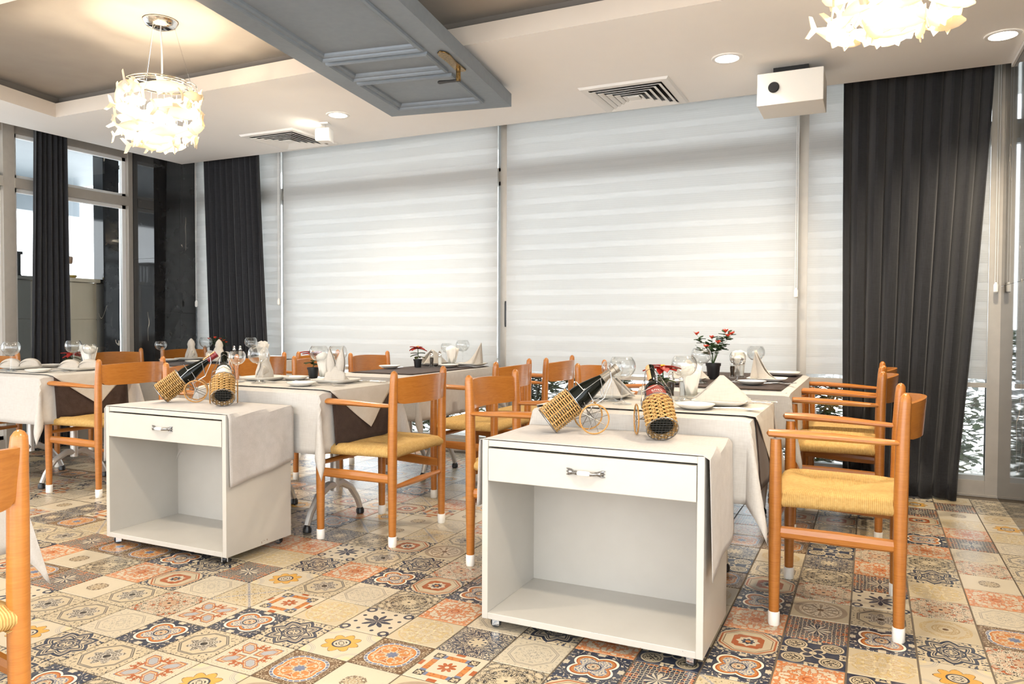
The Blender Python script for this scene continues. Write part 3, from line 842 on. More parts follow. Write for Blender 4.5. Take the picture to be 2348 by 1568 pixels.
# local: x across (0..0.82), y = -2.1..0 along, z 0 (lower face) .. 0.06
DW, DL = .82, 2.34
panels = [(.135, .685, -.69, -.175), (.135, .685, -1.025, -.76), (.135, .685, -2.17, -1.085)]
b = MB()
b.box(0, .135, -DL, 0, 0, .045); b.box(.685, DW, -DL, 0, 0, .045)
prev = -DL
for p in sorted(panels, key=lambda q: q[2]):
    b.box(.135, .685, prev, p[2], 0, .045); prev = p[3]
b.box(.135, .685, prev, 0, 0, .045)
b.build('door_frame', 'door_paint', t, False)
for (xa, xb, ya, yb_) in panels:
    MB().box(xa, xb, ya, yb_, .014, .040).build('panel', 'door_paint', t, False)
    mb = MB()
    loop = [(xa, ya), (xb, ya), (xb, yb_), (xa, yb_)]; cxm, cym = (xa + xb) / 2, (ya + yb_) / 2
    prof = [(-.012, .0), (-.010, -.012), (0, -.018), (.008, -.012), (.012, -.004), (.022, -.003), (.030, .004), (.034, .014)]
    vs = []; fs = []
    for (d, z) in prof:
        for (x, y) in loop: vs.append((x + (d if x < cxm else -d), y + (d if y < cym else -d), z))
    for i in range(len(prof) - 1):
        for j in range(4): fs.append((i * 4 + j, i * 4 + (j + 1) % 4, (i + 1) * 4 + (j + 1) % 4, (i + 1) * 4 + j))
    mb.add(vs, fs).build('moulding', 'door_paint', t, False)
for (x, y) in ((.2, -.25), (.62, -.25), (.2, -2.0), (.62, -2.0)):
    MB().tube([(x, y, .045), (x, y, .12)], .012, 8).build('hanger', 'dark_chrome', t)
MB().box(-.0, DW, -DL, 0, .045, .08).build('backing_board', 'door_paint', t, False)
bp = MB().prism([(.055, -.02), (.055, .02), (.04, .028), (-.10, .024), (-.20, .03), (-.235, .022), (-.255, 0), (-.235, -.022), (-.20, -.03), (-.10, -.024), (.04, -.028)], -.008, 0)
hp = bevel(bp.build('lock_plate', 'old_brass', t, False), .003); hp.location = (.765, -.78, -.001); hp.rotation_euler = (0, 0, PI / 2)
kp = MB().box(-.15, -.115, -.006, .006, -.0075, -.006).build('keyhole', 'black_plastic', hp, False)
MB().tube([(0, 0, -.004), (0, 0, -.075)], [.012, .013], 10).build('spindle', 'old_brass', hp)
MB().tube([(0, .012, -.068), (0, -.01, -.07), (0, .05, -.070), (0, .105, -.071), (0, .115, -.071)], [.010, .011, .009, .013, .008], 8, flat=.8).build('lever', 'black_plastic', hp)

# ------------------------------------------------------------------ fish lamps
def fish_mesh():
    b = MB()
    prof = [(0, .003), (.02, .014), (.05, .022), (.085, .024), (.12, .019), (.15, .010), (.168, .005)]
    vs = []; fs = []; n = 8
    for x, r in prof:
        for j in range(n):
            a = 2 * PI * j / n; vs.append((x - .085, .42 * r * math.cos(a), r * math.sin(a)))
    for i in range(len(prof) - 1):
        for j in range(n): fs.append((i * n + j, i * n + (j + 1) % n, (i + 1) * n + (j + 1) % n, (i + 1) * n + j))
    fs.append(tuple(range(n))); b.add(vs, fs)
    def fin(p): 
        k = len(p); b.add([(x, -.0015, z) for x, z in p] + [(x, .0015, z) for x, z in p], [tuple(range(k)), tuple(reversed(range(k, 2 * k)))] + [(i, k + i, k + (i + 1) % k, (i + 1) % k) for i in range(k)])
    fin([(.078, -.004), (.078, .004), (.100, .030), (.112, .030), (.096, 0), (.112, -.030), (.100, -.030)])
    fin([(-.02, .020), (.005, .036), (.022, .034), (.02, .019)]); fin([(-.01, -.020), (.012, -.034), (.022, -.019)]); fin([(-.045, -.016), (-.032, -.032), (-.022, -.019)])
    return b.mesh('fish', 'fish_resin')
FISH = fish_mesh()
def fish_lamp(loc, zc, label, watts, seed):
    """loc = point under the canopy, zc = ceiling height there; ring at 2.34"""
    rn = random.Random(seed)
    t = thing('fish_lamp', label, 'pendant lamp', (loc[0], loc[1], 2.34), 0, 'pendant lamps of resin fish')
    H = zc - 2.34
    MB().lathe([(.0001, H - .045), (.04, H - .043), (.075, H - .030), (.09, H - .008), (.088, H)], 24, caps=False).build('canopy', 'chrome', t)
    MB().lathe([(.0001, H - .001), (.082, H - .001)], 24, caps=False).build('canopy_seat', 'black_plastic', t)
    for k in range(3):
        a = k * 2 * PI / 3 + .9
        MB().tube([(.155 * math.cos(a), .155 * math.sin(a), 0), (.07 * math.cos(a), .07 * math.sin(a), H - .03)], .0016, 5).build('cable', 'steel', t)
    MB().tube([(0, 0, H - .045), (.004, .002, H - .12), (.012, -.002, H * .45), (.004, .004, H * .18), (-.012, 0, 0)], .0045, 6).build('flex', 'trim_white', t)
    for rr, zz in ((.178, 0), (.160, -.006), (.142, -.010)):
        MB().tube([(rr * math.cos(2 * PI * k / 40), rr * math.sin(2 * PI * k / 40), zz) for k in range(40)], .0035, 6, closed=True).build('ring', 'chrome', t)
    sp = MB()
    for k in range(3):
        a = k * PI / 3 + .2; sp.tube([(.178 * math.cos(a), .178 * math.sin(a), -.002), (-.178 * math.cos(a), -.178 * math.sin(a), -.002)], .003, 6)
    sp.build('spokes', 'chrome', t)
    MB().lathe([(.018, -.03), (.018, .0)], 10).build('socket', 'trim_white', t)
    for k in range(3):
        a = k * 2 * PI / 3
        MB().ball((.045 * math.cos(a), .045 * math.sin(a), -.14), .028, 12, 1.3).build('bulb', 'bulb_glow', t)
    # fish on three levels, hung by fine threads
    for lv, (z, cnt, rad) in enumerate(((-.065, 8, .185), (-.135, 8, .165), (-.21, 8, .18), (-.28, 9, .170), (-.315, 5, .08))):
        for k in range(cnt):
            a = 2 * PI * (k + .37 * lv) / cnt + rn.uniform(-.15, .15)
            rr = rad + rn.uniform(-.02, .025); zz = z + rn.uniform(-.02, .02)
            o = obj('fish', FISH, t); s = rn.uniform(1.1, 1.42)
            o.location = (rr * math.cos(a), rr * math.sin(a), zz); o.scale = (s, s, s)
            o.rotation_euler = (rn.uniform(-.3, .3), rn.uniform(-.45, .45), a + PI / 2 + rn.uniform(-.5, .5) + (PI if rn.random() < .5 else 0))
    th = MB()
    for k in range(16):
        a = 2 * PI * k / 16; th.tube([(.17 * math.cos(a), .17 * math.sin(a), -.01), (.175 * math.cos(a), .175 * math.sin(a), -.30)], .0006, 3, caps=False)
    o = th.build('threads', 'trim_white', t); o['kind'] = 'stuff'
    l = bpy.data.lights.new('bulb_light', 'POINT'); l.energy = watts; l.color = (1, .85, .64); l.shadow_soft_size = .07
    lo = bpy.data.objects.new('bulb_light', l); COL.objects.link(lo); lo.parent = t; lo.location = (0, 0, -.17)
    return t
fish_lamp((-3.5, 2.9), 2.68, 'pendant lamp of pale fish hanging from the left coffer', 40, 2)
fish_lamp((.06, 2.78), 2.68, 'pendant lamp of pale fish cut off by the top edge', 60, 5)

# ------------------------------------------------------------------ armchair
FW_, RW_, FX, RX = .265, .235, .20, -.19      # half widths, leg positions
ZS, ZA, ZT = .452, .672, .825
def leg_mesh(kind):
    if kind == 'rear':
        zs = [0, .04, .30, .45, .66, .76, .79, .812, .822, .826]; rs = [.0165, .0175, .0215, .0225, .0215, .019, .0185, .0165, .010, .002]
        xs = [0, 0, 0, 0, -.003, -.007, -.009, -.010, -.010, -.010]
    else:
        zs = [0, .04, .30, .45, .62, .652]; rs = [.0165, .0175, .0215, .022, .0195, .018]; xs = [0] * 6
    return MB().tube([(x, 0, z) for x, z in zip(xs, zs)], rs, 10, ref=(1, 0, 0)).mesh('leg', 'chair_wood')
def chair_proto(label, loc, rz, group):
    t = thing('armchair', label, 'chair', loc, rz, group)
    rear, front = leg_mesh('rear'), leg_mesh('front')
    cap = MB().lathe([(.0185, 0), (.0200, .006), (.0200, .046), (.0185, .048)], 10).mesh('foot_cap', 'foot_cap')
    for me_, x, w in ((rear, RX, RW_), (front, FX, FW_)):
        for s in (-1, 1):
            o = obj('leg', me_, t); o.location = (x, s * w, 0)
            c = obj('foot_cap', cap, o)
    # armrests
    for s in (-1, 1):
        pts = [(FX + .030, s * (FW_ + .004), ZA - .002), (FX + .022, s * (FW_ + .004), ZA), (FX - .06, s * (FW_ + .004), ZA), (.0, s * (FW_ - .006), ZA - .004), (-.12, s * (RW_ + .012), ZA - .010), (RX - .004, s * (RW_ + .001), ZA - .012)]
        MB().tube(pts, [.008, .026, .030, .027, .022, .016], 10, ref=(0, 0, 1), flat=.52).build('armrest', 'chair_wood', t)
    # curved back board with rounded lower corners
    def back(side):
        def fn(u_, v_):
            y = (u_ * 2 - 1) * (RW_ - .008); e = 1 - abs(u_ * 2 - 1)
            bow = -.058 * (1 - (u_ * 2 - 1) ** 2) - .008
            z0 = .668 + (.020 * (1 - e / .16) ** 2 if e < .16 else 0); z1 = .790 - .004 * (1 - (u_ * 2 - 1) ** 2) * 0 + .010 * (1 - (u_ * 2 - 1) ** 2)
            zz = z0 + (z1 - z0) * v_
            return (RX + bow + side - .010 * v_, y, zz)
        return fn
    nu, nv = 22, 4
    bb = MB(); bb.grid(back(.008), nu, nv); n1 = len(bb.v); bb.grid(back(-.008), nu, nv)
    bb.f = [tuple(reversed(q)) if min(q) >= n1 else q for q in bb.f]
    rim = [i for i in range(nu + 1)] + [(nu + 1) * j + nu for j in range(1, nv + 1)] + [(nu + 1) * nv + i for i in range(nu - 1, -1, -1)] + [(nu + 1) * j for j in range(nv - 1, 0, -1)]
    bb.f += [(rim[i], n1 + rim[i], n1 + rim[(i + 1) % len(rim)], rim[(i + 1) % len(rim)]) for i in range(len(rim))]
    bb.build('backrest', 'chair_panel', t)
    # woven seat: four cord fields meeting on the diagonals, wrapped round the rails
    N = 20
    def seat_pt(u_, v_):
        x = RX - .012 + (FX - RX + .030) * u_; w = (RW_ + (FW_ - RW_) * u_) - .004 + .004
        return x, (v_ * 2 - 1) * w
    sb = MB(); uvs = []
    def zf(u_, v_):
        e = max(abs(u_ * 2 - 1), abs(v_ * 2 - 1))
        d = abs(abs(u_ * 2 - 1) - abs(v_ * 2 - 1))
        roll = -.016 * max(0, (e - .86) / .14) ** 2
        return ZS + .012 - .020 * (1 - e) + .004 * min(d, .3) / .3 + roll - .010 * max(0, v_ * 0)
    quads = []
    for i in range(N):
        for j in range(N):
            uc, vc = (i + .5) / N * 2 - 1, (j + .5) / N * 2 - 1
            c4 = [(i / N, j / N), ((i + 1) / N, j / N), ((i + 1) / N, (j + 1) / N), (i / N, (j + 1) / N)]
            along_y = abs(uc) > abs(vc)          # front/back field: stripes counted along y
            o0 = len(sb.v)
            for (a_, b_) in c4:
                x, y = seat_pt(a_, b_); sb.v.append((x, y, zf(a_, b_))); uvs.append((y if along_y else x, 0))
            sb.f.append((o0, o0 + 1, o0 + 2, o0 + 3))
    # wrapped rim, down and under
    ringp = [(k / N, 0.) for k in range(N)] + [(1., k / N) for k in range(N)] + [(1 - k / N, 1.) for k in range(N)] + [(0., 1 - k / N) for k in range(N)]
    for k in range(len(ringp)):
        p, q = ringp[k], ringp[(k + 1) % len(ringp)]
        side_y = (k // N) % 2 == 1
        prof = [(0, 0), (.006, -.010), (.006, -.024), (-.004, -.036), (-.03, -.040)]
        for m_ in range(4):
            o0 = len(sb.v)
            for (pp, (d, dz)) in ((p, prof[m_]), (q, prof[m_]), (q, prof[m_ + 1]), (p, prof[m_ + 1])):
                x, y = seat_pt(*pp); zz = zf(*pp) + dz
                if k // N == 0: y -= d
                elif k // N == 1: x += d
                elif k // N == 2: y += d
                else: x -= d
                sb.v.append((x, y, zz)); uvs.append((y if side_y else x, 0))
            sb.f.append((o0 + 3, o0 + 2, o0 + 1, o0))
    me = sb.mesh('seat', 'paper_cord', False)
    ul = me.uv_layers.new(name='UV')
    for lp in me.loops: ul.data[lp.index].uv = uvs[lp.vertex_index]
    bmx = bmesh.new(); bmx.from_mesh(me); bmesh.ops.remove_doubles(bmx, verts=bmx.verts, dist=.0002); bmx.to_mesh(me); bmx.free(); me.shade_smooth()
    obj('seat', me, t)
    # stretchers
    for s in (-1, 1):
        MB().tube([(RX, s * RW_, .315), (0, s * (RW_ + FW_) / 2, .322), (FX, s * FW_, .328)], [.021, .024, .021], 8, ref=(0, 0, 1), flat=1.).build('stretcher', 'chair_wood', t)
        t.children[-1].scale = (1, 1, 1)
    MB().tube([(RX, -RW_, .275), (RX, -.10, .275), (RX, 0, .275), (RX, .10, .275), (RX, RW_, .275)], [.009, .014, .0165, .014, .009], 8).build('stretcher', 'chair_wood', t)
    MB().tube([(FX, -FW_, .370), (FX, 0, .370), (FX, FW_, .370)], [.012, .017, .012], 8, flat=.9).build('stretcher', 'chair_wood', t)
    # thin the side boards
    for o in [c for c in t.children if c.name.startswith('stretcher')][:2]:
        me = o.data
        for v in me.vertices:
            s = 1 if v.co.y > 0 else -1; yc = s * (RW_ + (FW_ - RW_) * (v.co.x - RX) / (FX - RX)); v.co.y = yc + (v.co.y - yc) * .42
    return t
CH = 'orange beech armchairs with cord seats'
ch0 = chair_proto('beech armchair nearest on the right, back to the dark curtain', (-.094, 3.02, 0), PI, CH)
for x, y, rz, lb in ((-.145, 4.265, PI, 'middle beech armchair in the row before the right curtain'),
                     (-.135, 4.868, PI, 'farthest beech armchair in the row before the right curtain'),
                     (-2.21, 3.155, PI + .03, 'beech armchair in the centre, seen whole, beside the left trolley table'),
                     (-1.365, 3.085, 0., 'beech armchair left of the right trolley, facing right'),
                     (-4.355, 3.205, PI + .05, 'beech armchair standing left of the left trolley'),
                     (-3.315, 3.165, 0., 'beech armchair behind the bottles on the left trolley'),
                     (-2.16, 4.13, PI, 'beech armchair at the right side of the middle window table, nearer one'),
                     (-2.10, 4.735, PI, 'beech armchair at the right side of the middle window table, farther one'),
                     (-1.29, 4.22, 0., 'beech armchair behind the glasses, facing the right window table'),
                     (-3.27, 4.14, 0., 'beech armchair behind the left poinsettia, facing the middle window table'),
                     (-3.27, 4.74, 0., 'beech armchair at the window, left end of the middle window table'),
                     (-4.19, 4.145, PI, 'beech armchair right of the pillar table, nearer one'),
                     (-4.17, 4.75, PI, 'beech armchair right of the pillar table, farther one'),
                     (-5.41, 4.19, 0., 'beech armchair left of the pillar table, nearer one'),
                     (-5.45, 4.91, 0., 'beech armchair left of the pillar table, right under the black marble'),
                     (-5.49, 3.21, 0., 'beech armchair cut off at the left edge behind the left table'),
                     (-1.80, .735, PI, 'beech armchair in the near left corner, cut off by the frame')):
    dup(ch0, (x, y, 0), rz, lb, CH)

# ------------------------------------------------------------------ draping
def drape_pt(x, y, R, Z, lift=0., flare=.10, corner=.22, rip=0., seed=0., top=None):
    """map a flat point onto the table R = (x0, x1, y0, y1); past the edge it hangs down"""
    x0, x1, y0, y1 = R
    ax = x - x1 if x > x1 else (x - x0 if x < x0 else 0.)
    ay = y - y1 if y > y1 else (y - y0 if y < y0 else 0.)
    bx = min(max(x, x0), x1); by = min(max(y, y0), y1)
    s = math.hypot(ax, ay)
    top = lift if top is None else top
    if s < 1e-9: return (x, y, Z + top)
    dx, dy = ax / s, ay / s
    cr = (2 * abs(dx * dy))                    # 0 on the sides, 1 on the corner bisector
    rad = .012
    if s < rad * 1.57:
        a = s / rad; out = rad * math.sin(a); dn = rad * (1 - math.cos(a))
    else:
        h = s - rad * 1.57; out = rad + h * (flare + corner * cr ** 1.5); dn = rad + h * math.sqrt(max(.2, 1 - (flare + corner * cr ** 1.5) ** 2))
    along = bx + by
    if rip and s > .02:
        w = min(1, (s - .02) / .15) * rip * (1 - cr * .5)
        ph = (by if abs(dx) > abs(dy) else bx)
        out += w * (math.sin(ph * 17 + seed) + .5 * math.sin(ph * 31 + seed * 2.3))
    out += lift
    return (bx + dx * out, by + dy * out, Z - dn + top * math.exp(-s * 30))
def drape_sheet(name, poly_fn, nu, nv, R, Z, mat, lift=.001, thick=.0016, **kw):
    """poly_fn(u, v) -> flat x, y"""
    b = MB().grid(lambda u_, v_: drape_pt(*poly_fn(u_, v_), R, Z, lift, **kw), nu, nv)
    o = b.build(name, mat); solid(o, thick); return o
def rect_fn(x0, x1, y0, y1): return lambda u_, v_: (x0 + (x1 - x0) * u_, y0 + (y1 - y0) * v_)

# ------------------------------------------------------------------ tables
ZT_ = .722
TB = {'t1': (-1.19, -.385, 2.715, 3.375), 't2': (-1.10, -.365, 3.90, 5.20), 't3': (-3.13, -2.55, 3.98, 5.06), 't4': (-3.16, -2.365, 2.83, 3.47),
      't5': (-5.30, -4.52, 2.87, 3.51), 't6': (-5.24, -4.56, 3.90, 5.20), 't0': (-2.85, -1.98, .30, 1.16)}
TN = {'t1': 'table behind the right trolley', 't2': 'long window table by the right curtain', 't3': 'middle window table', 't4': 'table behind the left trolley',
      't5': 'left table by the glass front', 't6': 'long table by the black pillar', 't0': 'foreground table cut off on the left'}
def table(key):
    x0, x1, y0, y1 = TB[key]; cx, cy = (x0 + x1) / 2, (y0 + y1) / 2; hx, hy = (x1 - x0) / 2 - .004, (y1 - y0) / 2 - .004
    t = thing('dining_table', 'metal legged dining table, the ' + TN[key], 'table', (cx, cy, 0), 0, 'cloth covered dining tables')
    bevel(MB().box(-hx, hx, -hy, hy, .690, .716).build('table_top', 'table_top', t, False), .004)
    leg = MB()
    leg.tube([(0, 0, .17), (0, 0, .69)], [.024, .022], 10)
    for s in (-1, 1):
        leg.tube([(0, 0, .20), (0, s * .05, .205), (0, s * .13, .165), (0, s * .19, .09), (0, s * .215, .035)], [.022, .022, .019, .016, .015], 8)
    me_l = leg.mesh('leg', 'leg_alu'); gl = MB().lathe([(.016, 0), (.022, .004), (.022, .022), (.014, .036)], 10).mesh('glide', 'black_plastic')
    for s in (-1, 1):
        o = obj('leg', me_l, t); o.location = (s * (hx - .16), 0, 0)
        for q in (-1, 1):
            g = obj('glide', gl, o); g.location = (0, q * .216, 0)
    MB().box(-hx + .12, hx - .12, -.02, .02, .655, .690).build('cross_rail', 'leg_alu', t, False)
    # white base cloth
    ov = {'t1': .30, 't2': .28, 't3': .29, 't4': .30, 't5': .30, 't6': .30, 't0': .26}[key]
    c = drape_sheet('tablecloth', rect_fn(x0 - ov, x1 + ov, y0 - ov, y1 + ov), 44, 44, TB[key], ZT_ - .004, 'linen_white', .001, .0016, flare=.045, corner=.20, rip=.006, seed=hash(key) % 7 if False else sum(map(ord, key)) % 7)
    tag(c, 'white linen cloth draped over the ' + TN[key], 'tablecloth', 'white base tablecloths')
    return t
for k in TB: table(k)
for k in ('t1', 't4', 't5'):
    x0, x1, y0, y1 = TB[k]; cy = (y0 + y1) / 2
    o = drape_sheet('runner', rect_fn(x0 - .27, x1 + .27, y0 + .07, y1 - .07), 48, 20, TB[k], ZT_ - .002, 'linen_brown', .007, .0016, flare=.085, corner=0, rip=.002, seed=2, top=.0035)
    tag(o, 'dark brown cloth hanging over the side of the ' + TN[k], 'runner', 'dark brown runners')
    # white cloth with a pointed end hanging over the brown on each side
    cx = (x0 + x1) / 2; hx = (x1 - x0) / 2
    def dia(u_, v_, cx=cx, cy=cy, hx=hx, hh=(y1 - y0) / 2 - .045):
        x = (u_ * 2 - 1) * (hx + .215); e = max(0., abs(x) - hx - .004) / .211
        return cx + x, cy + (v_ * 2 - 1) * hh * (1 - e) + .03 * e
    o = drape_sheet('overlay_cloth', dia, 60, 18, TB[k], ZT_, 'linen_top', .012, .0014, flare=.085, corner=0, rip=.004, seed=4, top=.0045)
    tag(o, 'white overlay cloth with pointed tip over brown on the ' + TN[k], 'overlay cloth', 'white overlay cloths')
for k, ins in (('t2', .03), ('t3', .045), ('t6', .04)):
    x0, x1, y0, y1 = TB[k]
    o = drape_sheet('runner', rect_fn(x0 + ins, x1 - ins, y0 + .012, y1 - .02), 10, 20, TB[k], ZT_ - .002, 'linen_brown', .004, .0014)
    tag(o, 'flat dark brown cloth lying on the ' + TN[k], 'runner', 'dark brown runners')

# ------------------------------------------------------------------ serving trolleys
def trolley(x0, x1, y0, y1, label, cloth_label, seed, drop_r, drop_l):
    w = x1 - x0; d = y1 - y0; zb, zt = .036, .652; p = .022
    t = thing('serving_trolley', label, 'trolley', ((x0 + x1) / 2, y0, 0), 0, 'white serving trolleys'); h = w / 2
    for s in (-1, 1):
        bevel(MB().box(min(s * h, s * (h - p)), max(s * h, s * (h - p)), 0, d, zb, zt).build('side_panel', 'trolley_paint', t, False), .0015)
    bevel(MB().box(-h + p, h - p, 0, d - .006, zb, zb + p).build('bottom_panel', 'trolley_paint', t, False), .0015)
    bevel(MB().box(-h + p, h - p, 0.004, d - .006, zt - p, zt - .001).build('top_panel', 'trolley_paint', t, False), .0015)
    MB().box(-h + p, h - p, d - .012, d - .002, zb + p, zt - p).build('back_panel', 'trolley_paint', t, False)
    dr = thing('drawer', '', '', (0, 0, 0)); del dr['label']; del dr['category']; dr.parent = t
    bevel(MB().box(-h + p + .002, h - p - .002, -.002, .018, .513, zt - p - .006).build('drawer_front', 'trolley_paint', dr, False), .002)
    MB().box(-h + p + .012, h - p - .012, .018, d - .04, .522, .53).build('drawer_bottom', 'trolley_paint', dr, False)
    # handle: porcelain bar between two leaf shaped pewter feet
    hz = .572
    hb = MB()
    for s in (-1, 1):
        hb.tube([(s * .020, -.022, hz), (s * .030, -.020, hz), (s * .040, -.010, hz), (s * .050, -.006, hz), (s * .062, -.004, hz)], [.0065, .0055, .006, .010, .003], 10)
        for q in (-.5, 0, .5): hb.tube([(s * .038, -.010, hz), (s * .056, -.006, hz + q * .016), (s * .066, -.003, hz + q * .020)], [.004, .0038, .0012], 6)
        hb.tube([(s * .030, -.020, hz), (s * .034, -.001, hz)], .005, 8)
    hb.build('handle', 'pewter', dr)
    MB().tube([(-.021, -.022, hz), (-.012, -.022, hz), (.012, -.022, hz), (.021, -.022, hz)], [.0068, .0085, .0085, .0068], 12).build('grip', 'porcelain', dr)
    cast_f = MB().box(-.014, .014, -.010, .016, .030, .038)
    for s in (-1, 1): cast_f.box(min(s * .013, s * .010), max(s * .013, s * .010), -.012, .012, .010, .034)
    me_f = cast_f.mesh('castor', 'chrome', False); whl = MB().lathe([(.004, -.007), (.017, -.008), (.019, -.004), (.019, .004), (.017, .008), (.004, .007)], 16).xf(Matrix.Rotation(PI / 2, 4, 'Y')).mesh('wheel', 'black_plastic')
    for sx_ in (-1, 1):
        for yy in (.03, d - .04):
            c = obj('castor', me_f, t); c.location = (sx_ * (h - .04), yy, 0); c.rotation_euler = (0, 0, seed * sx_ + yy * 3)
            wv = obj('wheel', whl, c); wv.location = (0, .0, .0195)
    R = (x0, x1, y0 - .001, y1 + .002)
    def fn(u_, v_):
        xl, xr = x0 - drop_l, x1 + drop_r
        y = y0 + .004 + (d - .002) * v_
        sk = .055 * (1 - v_) if drop_r > .3 else .06 * (1 - v_)       # the free edge hangs lower towards the front
        x = xl + (xr + sk - xl) * u_
        return x, y
    o = drape_sheet('trolley_cloth', fn, 60, 24, R, zt + .001, 'linen_grey', .002, .0018, flare=.03, corner=0, rip=.004, seed=seed)
    tag(o, cloth_label, 'cloth', 'grey linen cloths on the trolleys')
    return t
trolley(-1.197, -.444, 2.276, 2.68, 'white open serving trolley in the right foreground', 'grey white cloth on the right trolley, long at its right side', 1.3, .33, .24)
trolley(-3.25, -2.485, 2.37, 2.77, 'white open serving trolley on the left, a little farther back', 'grey white cloth on the left trolley, short at its right side', .6, .26, .27)
ZTR = .657

# ------------------------------------------------------------------ wine bottles in wheeled wicker cradles
def basis(loc, yaw, tilt):
    """local z = bottle axis, rising by tilt towards yaw; local x stays horizontal"""
    a = Vector((math.cos(yaw) * math.cos(tilt), math.sin(yaw) * math.cos(tilt), math.sin(tilt)))
    x = Vector((-math.sin(yaw), math.cos(yaw), 0)); y = a.cross(x)
    m_ = Matrix.Identity(4)
    for i in range(3): m_[i][0] = x[i]; m_[i][1] = y[i]; m_[i][2] = a[i]
    m_.translation = Vector(loc); return m_
def bottle(kind, cradle_label, bottle_label, base, yaw, tilt=math.radians(37)):
    """base: the point of the cloth under the low rim of the sleeve"""
    R0 = .053; L = .122
    # sleeve axis start: lowest rim point touches the cloth
    ax0 = Vector(base) + Vector((-math.cos(yaw) * R0 * math.sin(tilt), -math.sin(yaw) * R0 * math.sin(tilt), R0 * math.cos(tilt))) * 1.0
    mtx = basis(ax0, yaw, tilt); rot = mtx.to_3x3().to_4x4()
    t = thing('wine_cradle', cradle_label, 'wine cradle', ax0, 0, 'wheeled wicker wine cradles')
    # woven sleeve
    b = MB(); rings = 14; K = 26
    for i in range(rings):
        z = .006 + (L - .010) * i / (rings - 1)
        pts = []
        for k in range(K * 2):
            a = PI * k / K; rr = R0 - .0042 + .0034 * math.cos(a * K / 2 * 1.0 + PI * (i % 2))
            pts.append((rr * math.cos(a), rr * math.sin(a), z))
        b.tube(pts, .0029, 5, closed=True)
    for k in range(13):
        a = 2 * PI * k / 13; b.tube([((R0 - .0035) * math.cos(a), (R0 - .0035) * math.sin(a), 0), ((R0 - .0035) * math.cos(a), (R0 - .0035) * math.sin(a), L)], .002, 4)
    b.xf(rot).build('wicker_sleeve', 'wicker', t)
    fr = MB()
    for z in (0, L): fr.tube([((R0) * math.cos(2 * PI * k / 36), R0 * math.sin(2 * PI * k / 36), z) for k in range(36)], .0020, 6, closed=True)
    ms = MB()
    for k in range(-4, 5):                                     # wire mesh floor of the sleeve
        h = math.sqrt(max(0, R0 ** 2 - (k * .011) ** 2)); ms.tube([(k * .011, -h, 0), (k * .011, h, 0)], .0007, 4); ms.tube([(-h, k * .011, 0), (h, k * .011, 0)], .0007, 4)
    ms.xf(rot).build('base_mesh', 'dark_wire', t)
    # side rails rising to the neck and a loop handle below it
    for s in (-1, 1):
        fr.tube([(s * R0, 0.01, L), (s * .050, .016, L + .05), (s * .034, .012, L + .11), (s * .020, .006, L + .165)], .0016, 5)
        fr.tube([(s * .044, .0, L + .055), (s * .046, -.035, L + .05), (s * .045, -.05, L + .03)], .0016, 5)
        fr.tube([(s * .020, .006, L + .165), (s * .022, -.02, L + .15), (s * .026, -.055, L + .09), (s * .045, -.05, L + .03)], .0016, 5)
        fr.tube([(s * .026, -.055, L + .09), (s * .030, .01, L + .12)], .0014, 5)
    fr.tube([(-.049, .014, L + .045), (0, .050, L + .045), (.049, .014, L + .045)], .0016, 5)
    fr.tube([(-.020, .006, L + .165), (0, .022, L + .168), (.020, .006, L + .165)], .0016, 5)
    # axle
    wr_ = .052
    low = rot.inverted() @ Vector((0, 0, 1))
    hyd = Vector((math.cos(yaw), math.sin(yaw), 0))
    axle_w = Vector(base) + hyd * .128 + Vector((0, 0, wr_ + .003)) - ax0       # axle centre in world axes, relative to the thing
    side = Vector((math.sin(yaw), -math.cos(yaw), 0))
    fr.xf(rot)
    fr.tube([axle_w - side * .062, axle_w + side * .062], .0018, 6)
    for s in (-1, 1):
        fr.tube([axle_w + side * s * .05, rot @ Vector((s * .048, -.020, L + .02))], .0016, 5)
    fr.build('wire_frame', 'dark_chrome', t)
    for s in (-1, 1):
        c = axle_w + side * s * .062
        wh = MB().tube([c + hyd * wr_ * math.cos(2 * PI * k / 36) + Vector((0, 0, wr_ * math.sin(2 * PI * k / 36))) for k in range(36)], .0030, 6, closed=True).build('wheel_rim', 'cane', t)
        sk = MB()
        for k in range(4):
            a = PI * k / 4 + .3; d = hyd * wr_ * math.cos(a) + Vector((0, 0, wr_ * math.sin(a))); sk.tube([c - d, c + d], .0012, 4)
        sk.build('spokes', 'dark_chrome', wh)
    # the bottle itself
    bt = thing('wine_bottle', bottle_label, 'wine bottle', ax0, 0, 'wine bottles in cradles')
    slope = kind in ('seal', 'grey')
    if slope: prof = [(.0001, .012), (.030, .010), (.039, .014), (.040, .03), (.040, .15), (.037, .175), (.028, .215), (.018, .25), (.0145, .27), (.0140, .305), (.0160, .306), (.0160, .318), (.013, .319), (.0001, .318)]
    else: prof = [(.0001, .012), (.030, .010), (.037, .014), (.038, .03), (.038, .185), (.034, .205), (.022, .222), (.0150, .235), (.0140, .30), (.0160, .301), (.0160, .316), (.013, .318), (.0001, .317)]
    MB().lathe(prof, 28, caps=False).xf(rot).build('glass', 'bottle_glass', bt)
    def sleeve(r, z0, z1, a0, a1, mat, nm, arch=0., par=None, off=.0006):
        def fn(u_, v_):
            a = a0 + (a1 - a0) * u_; e = (u_ * 2 - 1) ** 2
            z = z0 + (z1 - arch * e - z0) * v_
            return tuple(rot @ Vector(((r + off) * math.cos(a), (r + off) * math.sin(a), z)))
        return MB().grid(fn, 20, 6).build(nm, mat, par or bt)
    UP = PI / 2
